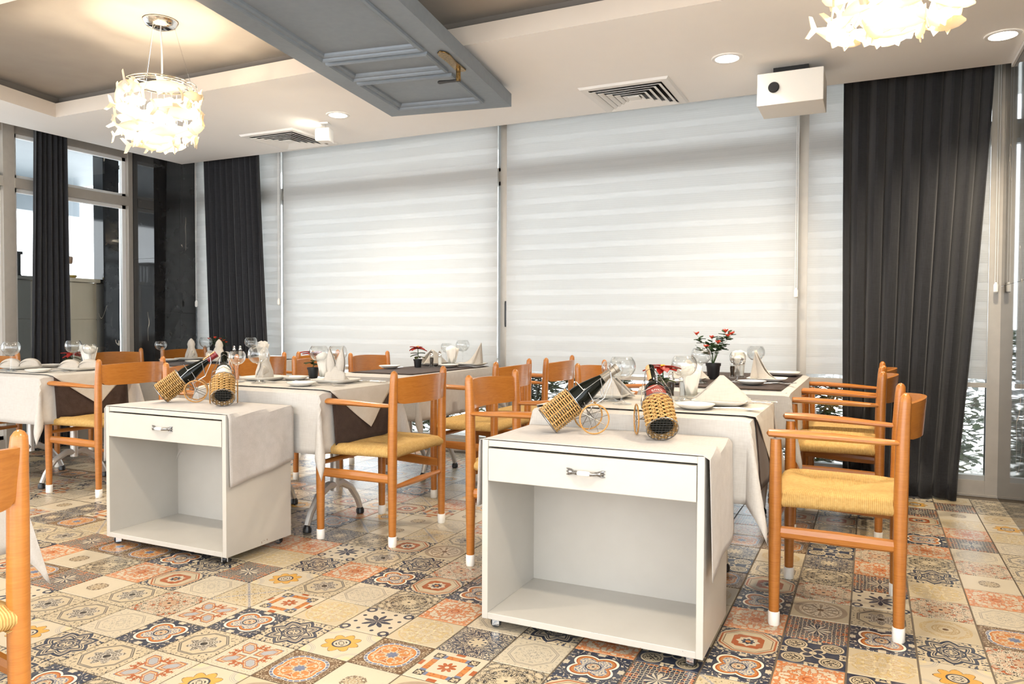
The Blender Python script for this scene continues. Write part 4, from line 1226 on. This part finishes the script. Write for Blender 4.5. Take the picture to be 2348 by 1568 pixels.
    if kind == 'seal':
        MB().lathe([(.0150, .262), (.0150, .306), (.0168, .307), (.0168, .320), (.0001, .321)], 20, caps=False).xf(rot).build('capsule', 'red_seal', bt)
        sleeve(.0166, .232, .318, UP - .75, UP + .75, 'kraft_seal', 'paper_seal', 0, None, .0010)
    elif kind == 'grey':
        MB().lathe([(.0188, .250), (.0152, .268), (.0152, .306), (.0168, .307), (.0168, .320), (.0001, .321)], 20, caps=False).xf(rot).build('capsule', 'grey_capsule', bt)
    elif kind == 'red':
        sleeve(.0162, .238, .314, UP - 1.6, UP - .35, 'kraft_seal', 'paper_seal', 0, None, .0010)
        lb = sleeve(.038, .105, .180, UP - 1.15, UP + 1.15, 'label_red', 'label', .004)
        sleeve(.0383, .118, .128, UP - .35, UP - .05, 'gold_dot', 'medal', 0, lb)
        cu = bpy.data.curves.new('script', 'FONT'); cu.body = 'ayna'; cu.size = .021; cu.align_x = 'CENTER'; cu.shear = .35; cu.extrude = .0002; cu.space_character = 1.05
        so = bpy.data.objects.new('script', cu); COL.objects.link(so)
        dg = bpy.context.evaluated_depsgraph_get(); mtx_me = bpy.data.meshes.new_from_object(so.evaluated_get(dg))
        bpy.data.objects.remove(so)
        for v in mtx_me.vertices:
            a = UP - v.co.x / .0385; q = rot @ Vector((.0392 * math.cos(a), .0392 * math.sin(a), .148 + v.co.y)); v.co = q
        mtx_me.materials.clear(); mtx_me.materials.append(M['ink_white']); obj('script', mtx_me, lb)
        us = MB().tube([tuple(rot @ Vector((.0392 * math.cos(UP - x / .0385), .0392 * math.sin(UP - x / .0385), .143))) for x in (-.004, .004, .012, .018)], .0004, 4).build('underline', 'ink_white', lb)
    else:
        MB().lathe([(.0152, .245), (.0152, .300), (.0166, .302), (.0166, .318), (.0001, .319)], 20, caps=False).xf(rot).build('capsule', 'bottle_glass', bt)
        lb = sleeve(.038, .10, .190, UP - 1.25, UP + 1.25, 'label_cream', 'label', .028)
        sleeve(.0383, .118, .142, UP - .30, UP + .42, 'label_grey', 'picture', 0, lb)
        ln = MB()                                   # an illegible arched line of small print
        for k in range(15):
            x = (k - 7) * .0036; a = UP - x / .0385; z = .170 - 14 * x * x
            ln.tube([tuple(rot @ Vector((.0391 * math.cos(a), .0391 * math.sin(a), z))), tuple(rot @ Vector((.0391 * math.cos(a), .0391 * math.sin(a), z + .004 + .002 * (k % 3 == 0))))], .0007, 4)
        ln.build('small_print', 'ink_grey', lb)['kind'] = 'stuff'
bottle('grey', 'wicker wine cradle lying sideways on the right trolley', 'dark bottle with a grey capsule on the right trolley', (-1.022, 2.515, ZTR), math.radians(30))
bottle('red', 'wicker wine cradle on the right trolley, its round base to the front', 'dark bottle with a dark red label on the right trolley', (-.637, 2.505, ZTR), math.radians(115))
bottle('seal', 'wicker wine cradle lying sideways on the left trolley', 'dark bottle with a paper strip seal on the left trolley', (-3.102, 2.595, ZTR), math.radians(46))
bottle('cream', 'wicker wine cradle on the left trolley, its round base to the front', 'dark bottle with a cream arched label on the left trolley', (-2.731, 2.591, ZTR), math.radians(135))

# ------------------------------------------------------------------ tableware
ZP = .7285
def me_cache(fn):
    store = {}
    def g(*a):
        if a not in store: store[a] = fn(*a)
        return store[a]
    return g
@me_cache
def square_plate_me(s):
    prof = [(.0, .006), (.62, .006), (.72, .010), (.96, .022), (1.0, .021), (.97, .015), (.70, .002), (.60, 0)]
    n = 32; vs = []; fs = []
    for k, (r, z) in enumerate(prof):
        for j in range(n):
            a = 2 * PI * j / n + PI / n; c_, s_ = math.cos(a), math.sin(a)
            q = (abs(c_) ** 7 + abs(s_) ** 7) ** (-1 / 7); vs.append((max(r, .001) * s / 2 * q * c_, max(r, .001) * s / 2 * q * s_, z))
    for i in range(len(prof) - 1):
        for j in range(n): fs.append((i * n + j, i * n + (j + 1) % n, (i + 1) * n + (j + 1) % n, (i + 1) * n + j))
    fs.append(tuple(range(n))); fs.append(tuple(reversed([(len(prof) - 1) * n + j for j in range(n)])))
    return MB().add(vs, fs).mesh('square_plate', 'ivory_porcelain')
@me_cache
def round_plate_me(d):
    r = d / 2
    return MB().lathe([(.0001, .006), (r * .58, .006), (r * .70, .011), (r * .97, .020), (r, .019), (r * .97, .015), (r * .68, .003), (r * .55, 0), (.0001, 0)], 32, caps=False).mesh('round_plate', 'ivory_porcelain')
@me_cache
def charger_me(s): return square_plate_me(s)
@me_cache
def glass_me(kind):
    if kind == 'big': st, R, hb, rim = .105, .054, .105, .041
    else: st, R, hb, rim = .095, .045, .088, .035
    z0 = .004
    prof = [(.0001, 0), (.038, 0), (.038, .002), (.020, .006), (.007, .014), (.0045, .03), (.0042, st - .02), (.0065, st - .006), (.016, st + .002)]
    for k in range(1, 12):
        a = PI * (.12 + .70 * k / 11) if False else (-PI / 2 + .35 + (PI / 2 - .35 + .72) * k / 11)
        prof.append((R * math.cos(a), st + hb * .46 + R * .98 * math.sin(a)))
    prof[-1] = (rim, prof[-1][1])
    inner = [(max(.0001, r - .0011), z + (.0004)) for r, z in reversed(prof[9:])] + [(.0001, st + .006)]
    return MB().lathe(prof + inner, 24, caps=False).mesh('wine_glass', 'clear_glass')
def simple(name, me, loc, rz, label, cat, group, scale=None):
    o = obj(name, me); o.location = loc; o.rotation_euler = (0, 0, rz)
    return tag(o, label, cat, group)
@me_cache
def fork_me():
    b = MB()
    b.tube([(-.10, 0, .003), (-.06, 0, .004), (.0, 0, .008), (.03, 0, .006)], [.0055, .0042, .0028, .004], 8, ref=(0, 0, 1), flat=.35)
    b.tube([(.03, 0, .006), (.045, 0, .0045), (.055, 0, .0045)], [.004, .011, .0115], 8, ref=(0, 0, 1), flat=.14)
    for k in (-1.5, -.5, .5, 1.5): b.tube([(.052, k * .0058, .0045), (.075, k * .0056, .006), (.098, k * .005, .009)], [.0019, .0018, .0009], 5, flat=.7)
    return b.mesh('fork', 'steel')
@me_cache
def knife_me():
    b = MB(); b.tube([(-.11, 0, .004), (-.10, 0, .004), (0, 0, .004)], [.004, .0062, .0050], 8, ref=(0, 0, 1), flat=.55)
    b.hexa([(0, -.006, .002), (.11, -.002, .002), (.11, .006, .002), (0, .006, .002)], [(0, -.006, .0045), (.105, -.001, .004), (.11, .006, .0045), (0, .006, .0045)])
    return b.mesh('knife', 'steel')
@me_cache
def spoon_me():
    b = MB(); b.tube([(-.09, 0, .003), (-.05, 0, .004), (.01, 0, .007), (.03, 0, .006)], [.006, .0045, .003, .0035], 8, ref=(0, 0, 1), flat=.35)
    b.tube([(.028, 0, .006), (.042, 0, .005), (.060, 0, .004), (.078, 0, .005), (.085, 0, .007)], [.0035, .013, .0165, .012, .003], 10, ref=(0, 0, 1), flat=.22)
    return b.mesh('spoon', 'steel')
# folded napkins
@me_cache
def napkin_me(kind):
    b = MB()
    if kind == 'tent':            # upright folded triangle
        w, h = .12, .105
        def fn(s):
            return lambda u_, v_: ((u_ * 2 - 1) * w * (1 - v_ * .94) + .006 * math.sin(v_ * 3), s * (.042 * (1 - v_) ** .8 + .002) + .006 * math.sin(u_ * PI) * s, .002 + h * v_)
        b.grid(fn(1), 12, 10); b.grid(fn(-1), 12, 10); b.grid(lambda u_, v_: ((u_ * 2 - 1) * w * .96 * (1 - v_ * .93), .012 + .028 * (1 - v_) + .010 * math.sin(u_ * 6), .002 + h * .86 * v_), 12, 8)
    elif kind == 'sail':          # tall leaning triangle
        b.grid(lambda u_, v_: (-.07 + .15 * u_ + .06 * v_ * (1 - u_), .020 * math.sin(u_ * PI) * (1 - v_) + .012 * v_, .002 + (.03 + .13 * u_ ** 1.2) * v_), 12, 10)
        b.grid(lambda u_, v_: (-.07 + .15 * u_ + .06 * v_ * (1 - u_), -.030 * math.sin(u_ * PI) * (1 - v_) - .004, .002 + (.03 + .135 * u_ ** 1.2) * v_), 12, 10)
        b.grid(lambda u_, v_: (.08 - .06 * (1 - v_) * (1 - u_), (u_ * 2 - 1) * .05 * (1 - v_ * .9), .002 + .16 * v_), 8, 10)
    elif kind == 'heart':         # two low rounded lobes
        for s in (-1, 1):
            def fn(u_, v_, s=s):
                a = PI * u_; rr = .062
                return (s * .056 + rr * math.cos(a) * (1 - .08 * v_), (v_ * 2 - 1) * .030 + .008 * math.sin(a * 2), .004 + .058 * math.sin(a) ** .8 * (1 - .25 * abs(v_ * 2 - 1) ** 2))
            b.grid(fn, 18, 8)
            b.grid(lambda u_, v_, s=s: (s * .056 + .060 * math.cos(PI * u_) * v_, -.030, .004 + .056 * math.sin(PI * u_) ** .8 * v_), 18, 4)
            b.grid(lambda u_, v_, s=s: (s * .056 + .046 * math.cos(PI * u_), -.033 + .004 * v_, .004 + .040 * math.sin(PI * u_) * v_), 14, 3)
    elif kind == 'bird':          # upright head with two wings
        b.lathe([(.050, 0), (.046, .04), (.034, .075), (.026, .10), (.030, .125), (.022, .150), (.004, .172)], 14, caps=False)
        for s in (-1, 1):
            b.grid(lambda u_, v_, s=s: (s * (.035 + .075 * u_), .028 * (1 - u_) * math.sin(v_ * PI), .012 + .055 * v_ * (1 - .45 * u_) + .018 * math.sin(u_ * PI) + .02 * u_ * (1 if s < 0 else 0)), 10, 6)
            b.grid(lambda u_, v_, s=s: (s * .02 + (u_ - .5) * .05, -.040 + .020 * v_, .02 + .095 * v_ * (1 - abs(u_ - .5))), 8, 6)
    elif kind == 'rabbit':        # standing ears over a broad foot
        for s, lean in ((-1, -.012), (1, .020)):
            b.grid(lambda u_, v_, s=s, lean=lean: (s * .018 + lean * v_ + (u_ - .5) * .055 * math.sin(PI * min(1, .25 + .75 * v_)) * (1.25 - v_ * .5), -.012 + .030 * math.sin(PI * u_) * (1 - v_ * .6), .03 + .150 * v_), 10, 10)
            b.grid(lambda u_, v_, s=s, lean=lean: (s * .018 + lean * v_ + (u_ - .5) * .046 * math.sin(PI * min(1, .25 + .75 * v_)), -.018 - .018 * math.sin(PI * u_) * (1 - v_), .03 + .142 * v_), 10, 8)
        b.grid(lambda u_, v_: (-.10 + .17 * u_, (v_ - .5) * .10 * (1 - .3 * u_), .003 + .055 * math.sin(PI * u_ ** 1.6) ** 1.2 * (1 - (v_ * 2 - 1) ** 2)), 14, 10)
        b.grid(lambda u_, v_: (-.05 + .11 * u_, -.052 + .025 * v_, .003 + .080 * v_ * (1 - abs(u_ - .5))), 10, 6)
    me = b.mesh('napkin', 'napkin_cloth'); return me
def napkin(kind, loc, rz, label):
    o = simple('napkin', napkin_me(kind), loc, rz, label, 'napkin', 'folded cloth napkins'); solid(o, .002); return o
def mill(loc, label, fill, group):
    t = thing('shaker', label, 'shaker', loc, 0, group)
    MB().lathe([(.021, 0), (.021, .004), (.015, .010), (.0135, .030), (.0165, .058), (.0140, .075), (.0155, .080)], 14).build('jar', 'vessel_glass', t)
    MB().lathe([(.0118, .012), (.0112, .030), (.0138, .056), (.0115, .070)], 12).build('fill', fill, t)
    MB().lathe([(.0155, .080), (.0160, .086), (.012, .092), (.009, .100), (.0115, .108), (.008, .116), (.001, .119)], 14).build('cap', 'chrome', t)
def napkin_holder(loc, rz, label):
    t = thing('napkin_glass', label, 'napkin holder', loc, rz, 'glass vases of paper napkins')
    MB().lathe([(.0001, 0), (.032, 0), (.034, .004), (.037, .095), (.0355, .095), (.0325, .008), (.0001, .008)], 4, caps=False).xf(Matrix.Rotation(PI / 4, 4, 'Z')).build('vase', 'vessel_glass', t, False)
    rn = random.Random(int(loc[0] * 1000)); b = MB()
    for k in range(11):
        y = -.020 + .004 * k; l = rn.uniform(-.012, .012); hh = rn.uniform(.115, .150)
        b.grid(lambda u_, v_, y=y, l=l, hh=hh: ((u_ - .5) * (.040 + .034 * v_) + l * v_, y * (1 + .9 * v_) + .003 * math.sin(u_ * 9 + k), .012 + hh * v_ * (1 - .25 * abs(u_ - .5 - l * 12))), 6, 5)
    o = solid(b.build('paper_napkins', 'paper_white', t), .0012); o['kind'] = 'stuff'
def leaf(b, base, tip, wid, up=(0, 0, 1), droop=.0, n=5):
    B, T_ = Vector(base), Vector(tip); d = T_ - B; s = d.cross(Vector(up))
    if s.length < 1e-6: s = Vector((1, 0, 0))
    s.normalize()
    def fn(u_, v_):
        w = wid * math.sin(PI * min(1, v_ * .92 + .04)) ** .8
        return tuple(B + d * v_ + s * (u_ - .5) * w + Vector((0, 0, -droop * v_ * v_ + .14 * wid * abs(u_ * 2 - 1))))
    b.grid(fn, 2, n)
def pot(t, r=.030, h=.058, z=0):
    MB().lathe([(.0001, z), (r * .78, z), (r * .96, z + h * .82), (r * 1.06, z + h * .82), (r * 1.08, z + h), (r * .98, z + h), (r * .93, z + h * .9), (.0001, z + h * .88)], 20, caps=False).build('pot', 'pot_black', t)
    MB().lathe([(.0001, z + h * .9), (r * .94, z + h * .9)], 16, caps=False).build('soil', 'soil', t)
def poinsettia(loc, rz, label, seed, s=1.0, tall=1.0):
    rn = random.Random(seed); t = thing('poinsettia', label, 'plant', loc, rz, 'potted poinsettias')
    pot(t, .032 * s, .062 * s); z0 = .062 * s
    top = z0 + .085 * tall
    MB().tube([(0, 0, z0 - .01), (.003, 0, z0 + .03), (0, 0, top)], .0028, 6).build('stem', 'stem_green', t)
    for k in range(6):
        a = k * PI / 3 + rn.uniform(-.3, .3); lf = MB(); zz = z0 + rn.uniform(.012, .045) * tall
        leaf(lf, (0, 0, zz), (math.cos(a) * .055, math.sin(a) * .055, zz + rn.uniform(-.010, .018)), .034, droop=.012); solid(lf.build('leaf', 'leaf_dark' if k % 2 else 'leaf_olive', t), .0008)
    for k in range(9):
        a = k * 2 * PI / 9 + rn.uniform(-.2, .2); lf = MB(); L_ = rn.uniform(.055, .084)
        leaf(lf, (0, 0, top - .006 * (k % 3)), (math.cos(a) * L_, math.sin(a) * L_, top + rn.uniform(-.02, .018)), .037, droop=.016); solid(lf.build('petal', 'leaf_red', t), .0008)
    b = MB()
    for k in range(6): b.ball((.006 * math.cos(k), .006 * math.sin(k * 1.7), top + .006), .0042, 6)
    b.build('flower_centre', 'flower_yellow', t)
def rose_plant(loc, rz, label, seed, s=1.0):
    rn = random.Random(seed); t = thing('potted_rose', label, 'plant', loc, rz, 'potted roses')
    pot(t, .032 * s, .070 * s); z0 = .070 * s; stems = MB(); tips = []
    for k in range(13):
        a = k * 2 * PI / 13 + rn.uniform(-.3, .3); r = rn.uniform(.03, .095) * s; z1 = z0 + rn.uniform(.07, .145) * s
        p = (r * math.cos(a), r * math.sin(a), z1); stems.tube([(0, 0, z0 - .01), (p[0] * .35, p[1] * .35, z0 + (z1 - z0) * .5), p], [.0016, .0013, .0009], 5); tips.append(p)
    stems.build('stems', 'stem_green', t)
    for k, p in enumerate(tips):
        for m_ in range(8):
            f = rn.uniform(.45, 1.); q = Vector((p[0] * f, p[1] * f, z0 + (p[2] - z0) * f)); a = rn.uniform(0, 2 * PI); lf = MB()
            leaf(lf, q, q + Vector((math.cos(a) * .03, math.sin(a) * .03, rn.uniform(-.004, .016))) * s, .019 * s, n=4); solid(lf.build('leaf', 'leaf_dark', t), .0006)
        if k % 2 == 0:
            b = MB()
            for m_ in range(7):
                a = m_ * 2 * PI / 5 + k; c = Vector(p); leaf(b, c, c + Vector((math.cos(a) * .013, math.sin(a) * .013, .008 + .004 * (m_ % 2))) * s, .013 * s, n=3)
            b.ball(tuple(Vector(p) + Vector((0, 0, .005))), .006 * s, 8); solid(b.build('rose', 'rose_red', t), .0006)

SQ, RP, GL, CU = 'square white plates', 'round side plates', 'balloon wine glasses', 'steel cutlery'
def place(tab, where, sq, rz, nap, side=None, big=None, small=None, cut=None, knife=None, charger=None):
    T_ = TN[tab]; w = where + ' of the ' + T_ if where else 'on the ' + T_
    if sq:
        simple('square_plate', square_plate_me(.21), (*sq, ZP + .001), rz, 'square white plate, ' + w, 'plate', SQ)
        if nap: napkin(nap[0], (sq[0], sq[1], ZP + .010), nap[1], {'tent': 'triangular', 'sail': 'tall pointed', 'heart': 'heart shaped', 'bird': 'bird shaped', 'rabbit': 'rabbit eared'}[nap[0]] + ' folded napkin, ' + w)
    if side: simple('round_plate', round_plate_me(.15), (*side, ZP + .001), rz, 'small round plate, ' + w, 'plate', RP)
    if big: simple('wine_glass', glass_me('big'), (*big, ZP), 0, 'large balloon wine glass, ' + w, 'wine glass', GL)
    if small: simple('wine_glass', glass_me('small'), (*small, ZP), 0, 'smaller balloon wine glass, ' + w, 'wine glass', GL)
    if cut:
        simple('fork', fork_me(), (cut[0], cut[1], ZP + .001), cut[2], 'steel fork, ' + w, 'fork', CU)
        dx, dy = -math.sin(cut[2]) * .028, math.cos(cut[2]) * .028
        simple('fork', fork_me(), (cut[0] + dx, cut[1] + dy, ZP + .001), cut[2] + .04, 'second steel fork, ' + w, 'fork', CU)
    if knife:
        simple('knife', knife_me(), (knife[0], knife[1], ZP + .001), knife[2], 'steel table knife, ' + w, 'knife', CU)
        dx, dy = -math.sin(knife[2]) * .03, math.cos(knife[2]) * .03
        simple('spoon', spoon_me(), (knife[0] + dx, knife[1] + dy, ZP + .001), knife[2], 'steel spoon, ' + w, 'spoon', CU)
# right side and left side = as seen in the picture
place('t1', 'right side', (-.535, 3.06), 0, ('tent', .25), (-.60, 2.87), (-.70, 3.13), None, (-.45, 2.885, 0.05), (-.45, 3.22, PI))
place('t1', 'left side', (-1.03, 3.12), 0, ('tent', -.4), (-1.06, 3.29), (-.895, 2.90), (-.965, 2.99), (-1.08, 2.93, PI))
place('t2', 'near right corner', (-.52, 4.40), 0, ('sail', 2.6), (-.57, 4.16), (-.62, 4.68), (-.665, 4.30), (-.45, 4.22, 0.05))
place('t2', 'far right corner', (-.50, 4.97), 0, None, None, None, None)
place('t2', 'left side', (-.93, 4.25), 0, ('tent', .3), (-.95, 4.02), (-.83, 4.12), None)
place('t3', 'right side', (-2.69, 4.93), 0, ('sail', .2), (-2.76, 4.72), (-2.80, 5.00), None, (-2.62, 4.76, .1), None)
place('t3', 'left side', (-2.99, 4.87), 0, ('tent', 1.2), (-3.05, 4.40), None, (-2.93, 4.98))
place('t4', 'right side', (-2.56, 3.20), 0, ('rabbit', .4), (-2.60, 2.975), (-2.79, 3.34), None, (-2.49, 3.05, .02), (-2.455, 3.36, PI))
place('t4', 'left side', (-3.03, 3.17), 0, ('bird', -.9), (-2.90, 3.27), (-2.915, 3.005), (-3.06, 3.00), (-2.83, 3.10, PI + .5))
place('t5', 'right side', (-4.69, 3.24), 0, ('heart', .75), (-4.72, 2.985), (-4.96, 3.38), None, (-4.62, 3.06, .02))
place('t5', 'left side', (-5.15, 3.14), 0, ('heart', .75), (-5.18, 3.36), (-4.955, 2.96), None, (-5.06, 2.98, PI))
place('t6', 'near left', (-5.10, 4.50), 0, ('bird', -.6), (-5.10, 4.28), (-5.06, 4.62), (-5.12, 4.22), (-5.02, 4.36, PI))
place('t6', 'right side', (-4.70, 4.42), 0, ('bird', .4), (-4.72, 4.20), (-4.80, 4.86), None, (-4.66, 4.10, .05))
place('t6', 'far end', (-4.72, 4.98), 0, None, None, None, (-4.72, 4.80))
simple('wine_glass', glass_me('big'), (-2.705, 3.395, ZP), 0, 'large balloon wine glass beside the rabbit eared napkin', 'wine glass', GL)
simple('wine_glass', glass_me('small'), (-4.86, 3.43, ZP), 0, 'smaller balloon wine glass before the left napkin vase', 'wine glass', GL)
for tab, (px, py), (sx_, sy), (nx, ny) in (('t1', (-.775, 3.22), (-.735, 3.26), (-.70, 3.27)), ('t2', (-.745, 4.62), (-.70, 4.68), (-.735, 4.82)), ('t3', (-2.865, 4.66), (-2.82, 4.70), (-2.80, 4.84)),
                                             ('t4', (-2.76, 3.42), (-2.80, 3.43), (-2.80, 3.40)), ('t5', (-4.97, 3.46), (-4.93, 3.47), (-4.91, 3.46)), ('t6', (-4.93, 4.80), (-4.90, 4.84), (-4.82, 5.02))):
    if tab != 't4': mill((px, py, ZP), 'glass pepper shaker on the ' + TN[tab], 'pepper', 'glass salt and pepper shakers')
    if tab != 't4': mill((sx_, sy, ZP), 'glass salt shaker on the ' + TN[tab], 'salt', 'glass salt and pepper shakers')
    napkin_holder((nx, ny, ZP), .3, 'glass vase of paper napkins on the ' + TN[tab])
poinsettia((-.775, 3.07, ZP), .4, 'red poinsettia behind the red labelled bottle', 3, .95)
poinsettia((-2.945, 4.60, ZP), 1.0, 'red poinsettia in a black pot on the middle window table', 4, .95)
poinsettia((-2.90, 3.42, ZP), .2, 'red poinsettia in a black pot on the table behind the left trolley', 6, 1.0)
poinsettia((-5.05, 3.43, ZP), .9, 'red poinsettia seen through a glass on the left table', 8, .6, .7)
rose_plant((-.835, 4.50, ZP), 0, 'potted orange roses on the right window table', 5, 1.3)
rose_plant((-4.99, 4.70, ZP), 1., 'potted red roses before the dark left curtain', 9, .95)

# ------------------------------------------------------------------ outside things
def shrub(loc, h, r, label, seed, n=1100):
    rn = random.Random(seed); t = thing('shrub', label, 'shrub', loc, 0, 'garden shrubs'); st = MB(); lf = MB()
    for k in range(7):
        a = rn.uniform(0, 2 * PI); p = [(0, 0, 0), (math.cos(a) * r * .3, math.sin(a) * r * .3, h * .4), (math.cos(a) * r * .7, math.sin(a) * r * .7, h * rn.uniform(.7, 1))]
        st.tube(p, [.014, .010, .004], 5)
    st.build('branches', 'bark', t)
    for k in range(n):
        a = rn.uniform(0, 2 * PI); e = rn.random() ** .5 * r; z = h * rn.uniform(.08, 1.05); q = Vector((e * math.cos(a), e * math.sin(a), z)); b_ = rn.uniform(0, 2 * PI); L_ = rn.uniform(.06, .11)
        leaf(lf, q, q + Vector((math.cos(b_) * L_, math.sin(b_) * L_, rn.uniform(-.04, .04))), L_ * .5, n=3)
    o = lf.build('foliage', 'leaf_garden', t); o['kind'] = 'stuff'
for x, y, h, r, lb in ((.42, 6.05, .95, .32, 'leafy shrub outside the right corner window'), (-.40, 6.02, .80, .32, 'leafy shrub outside left of the right curtain'), (-1.25, 6.3, .80, .36, 'leafy shrub outside behind the right window table'),
                       (-2.05, 5.98, .72, .30, 'leafy shrub outside right of the middle window table'), (-2.72, 6.02, .74, .30, 'leafy shrub outside behind the mullion'), (-3.7, 6.2, .85, .40, 'leafy shrub outside the wide left blind'), (1.25, 6.4, 1.0, .40, 'tall shrub outside beyond the right corner')):
    shrub((x, y, -.02), h, r, lb, int(abs(x) * 100))
rn = random.Random(4); b = MB()
for k in range(900):
    x = rn.uniform(-3.2, 1.3); y = YB + .14 + rn.random() ** 1.3 * 1.9; r = rn.uniform(.012, .042); c = len(b.v)
    b.ball((x, y, -.018 + r * .4), r, 6, rn.uniform(.5, .8))
o = b.build('pebbles', 'stone_white'); o['kind'] = 'stuff'; tag(o, 'white pebbles in the bed outside the windows', 'pebbles')
# wheel hoop seen below the blinds is left as a thin garden hose
o = MB().tube([(-2.38 + .50 * math.cos(a), 5.62, .06 + .34 * math.sin(a)) for a in [PI * k / 16 for k in range(17)]], .010, 6).build('garden_hoop', 'frame_grey'); tag(o, 'pale bent hoop in the bed beyond the middle window', 'garden hoop')

# terrace seen through the left glass
t = thing('bar_cabinet', 'beige panelled bar cabinet outside the left glass front', 'cabinet', (-7.05, 4.59, 0), 0)
for k in range(4): bevel(MB().box(-.30, .30, -.25, .25, .02 + .35 * k, .365 + .35 * k).build('panel', 'cabinet_beige', t, False), .003)
MB().box(-.295, .295, -.245, .245, .03, 1.41).build('carcass', 'cabinet_beige', t, False)
bevel(MB().box(-.33, .32, -.28, .28, 1.42, 1.455).build('counter_top', 'cabinet_beige', t, False), .004)
t = thing('grey_counter', 'grey panelled counter outside behind the left table', 'counter', (-7.05, 3.55, 0), 0)
for k in range(4): bevel(MB().box(-.30, .30, -.68, .66, .02 + .35 * k, .365 + .35 * k).build('panel', 'counter_grey', t, False), .003)
MB().box(-.295, .295, -.675, .655, .03, 1.41).build('carcass', 'counter_grey', t, False)
bevel(MB().box(-.32, .32, -.70, .68, 1.42, 1.45).build('counter_top', 'counter_grey', t, False), .004)
def cruet(x, y, label, s):
    t = thing('oil_cruet', label, 'cruet', (x, y, 1.456), s, 'oil cruets')
    MB().lathe([(.0001, 0), (.045, 0), (.062, .02), (.058, .06), (.020, .09), (.014, .13), (.020, .15)], 18, caps=False).build('jar', 'clear_glass', t)
    MB().lathe([(.0001, .004), (.042, .004), (.057, .022), (.056, .032), (.0001, .032)], 18, caps=False).build('oil', 'oil', t)
    MB().lathe([(.016, .14), (.022, .16), (.024, .20), (.018, .21)], 12).build('stopper', 'cork', t)
    MB().tube([(.05, 0, .08), (.09, 0, .10), (.09, 0, .05), (.058, 0, .03)], .005, 6).build('handle', 'clear_glass', t)
cruet(-6.90, 4.55, 'glass oil cruet with cork on the bar cabinet, left one', 0.); cruet(-6.90, 4.68, 'glass oil cruet with cork on the bar cabinet, right one', .8)
t = thing('cutlery_basket', 'dark slatted basket on the grey counter outside', 'basket', (-6.95, 4.02, 1.452), 0)
for k in range(8): MB().box(-.12, -.105, -.15 + .04 * k, -.125 + .04 * k, 0, .20).build('slat', 'counter_grey', t, False); MB().box(.105, .12, -.15 + .04 * k, -.125 + .04 * k, 0, .20).build('slat', 'black_plastic', t, False)
MB().box(-.125, .125, -.16, .17, .19, .215).build('rim', 'black_plastic', t, False); MB().box(-.12, .12, -.15, .16, 0, .01).build('base', 'black_plastic', t, False)
o = MB().box(-6.84, -6.70, 4.88, 5.05, 0, 2.72).build('wall_terrace', 'black_marble', None, False); struct(o)
t = thing('downlight', 'round downlight in the terrace soffit', 'ceiling light', (-6.75, 4.12, 2.72), 0, 'round recessed downlights')
MB().lathe([(.0001, -.004), (.07, -.004)], 20, caps=False).build('lens', 'terrace_glow', t); MB().lathe([(.07, -.002), (.07, -.008), (.09, -.008), (.092, -.001)], 20, caps=False).build('rim', 'trim_white', t)
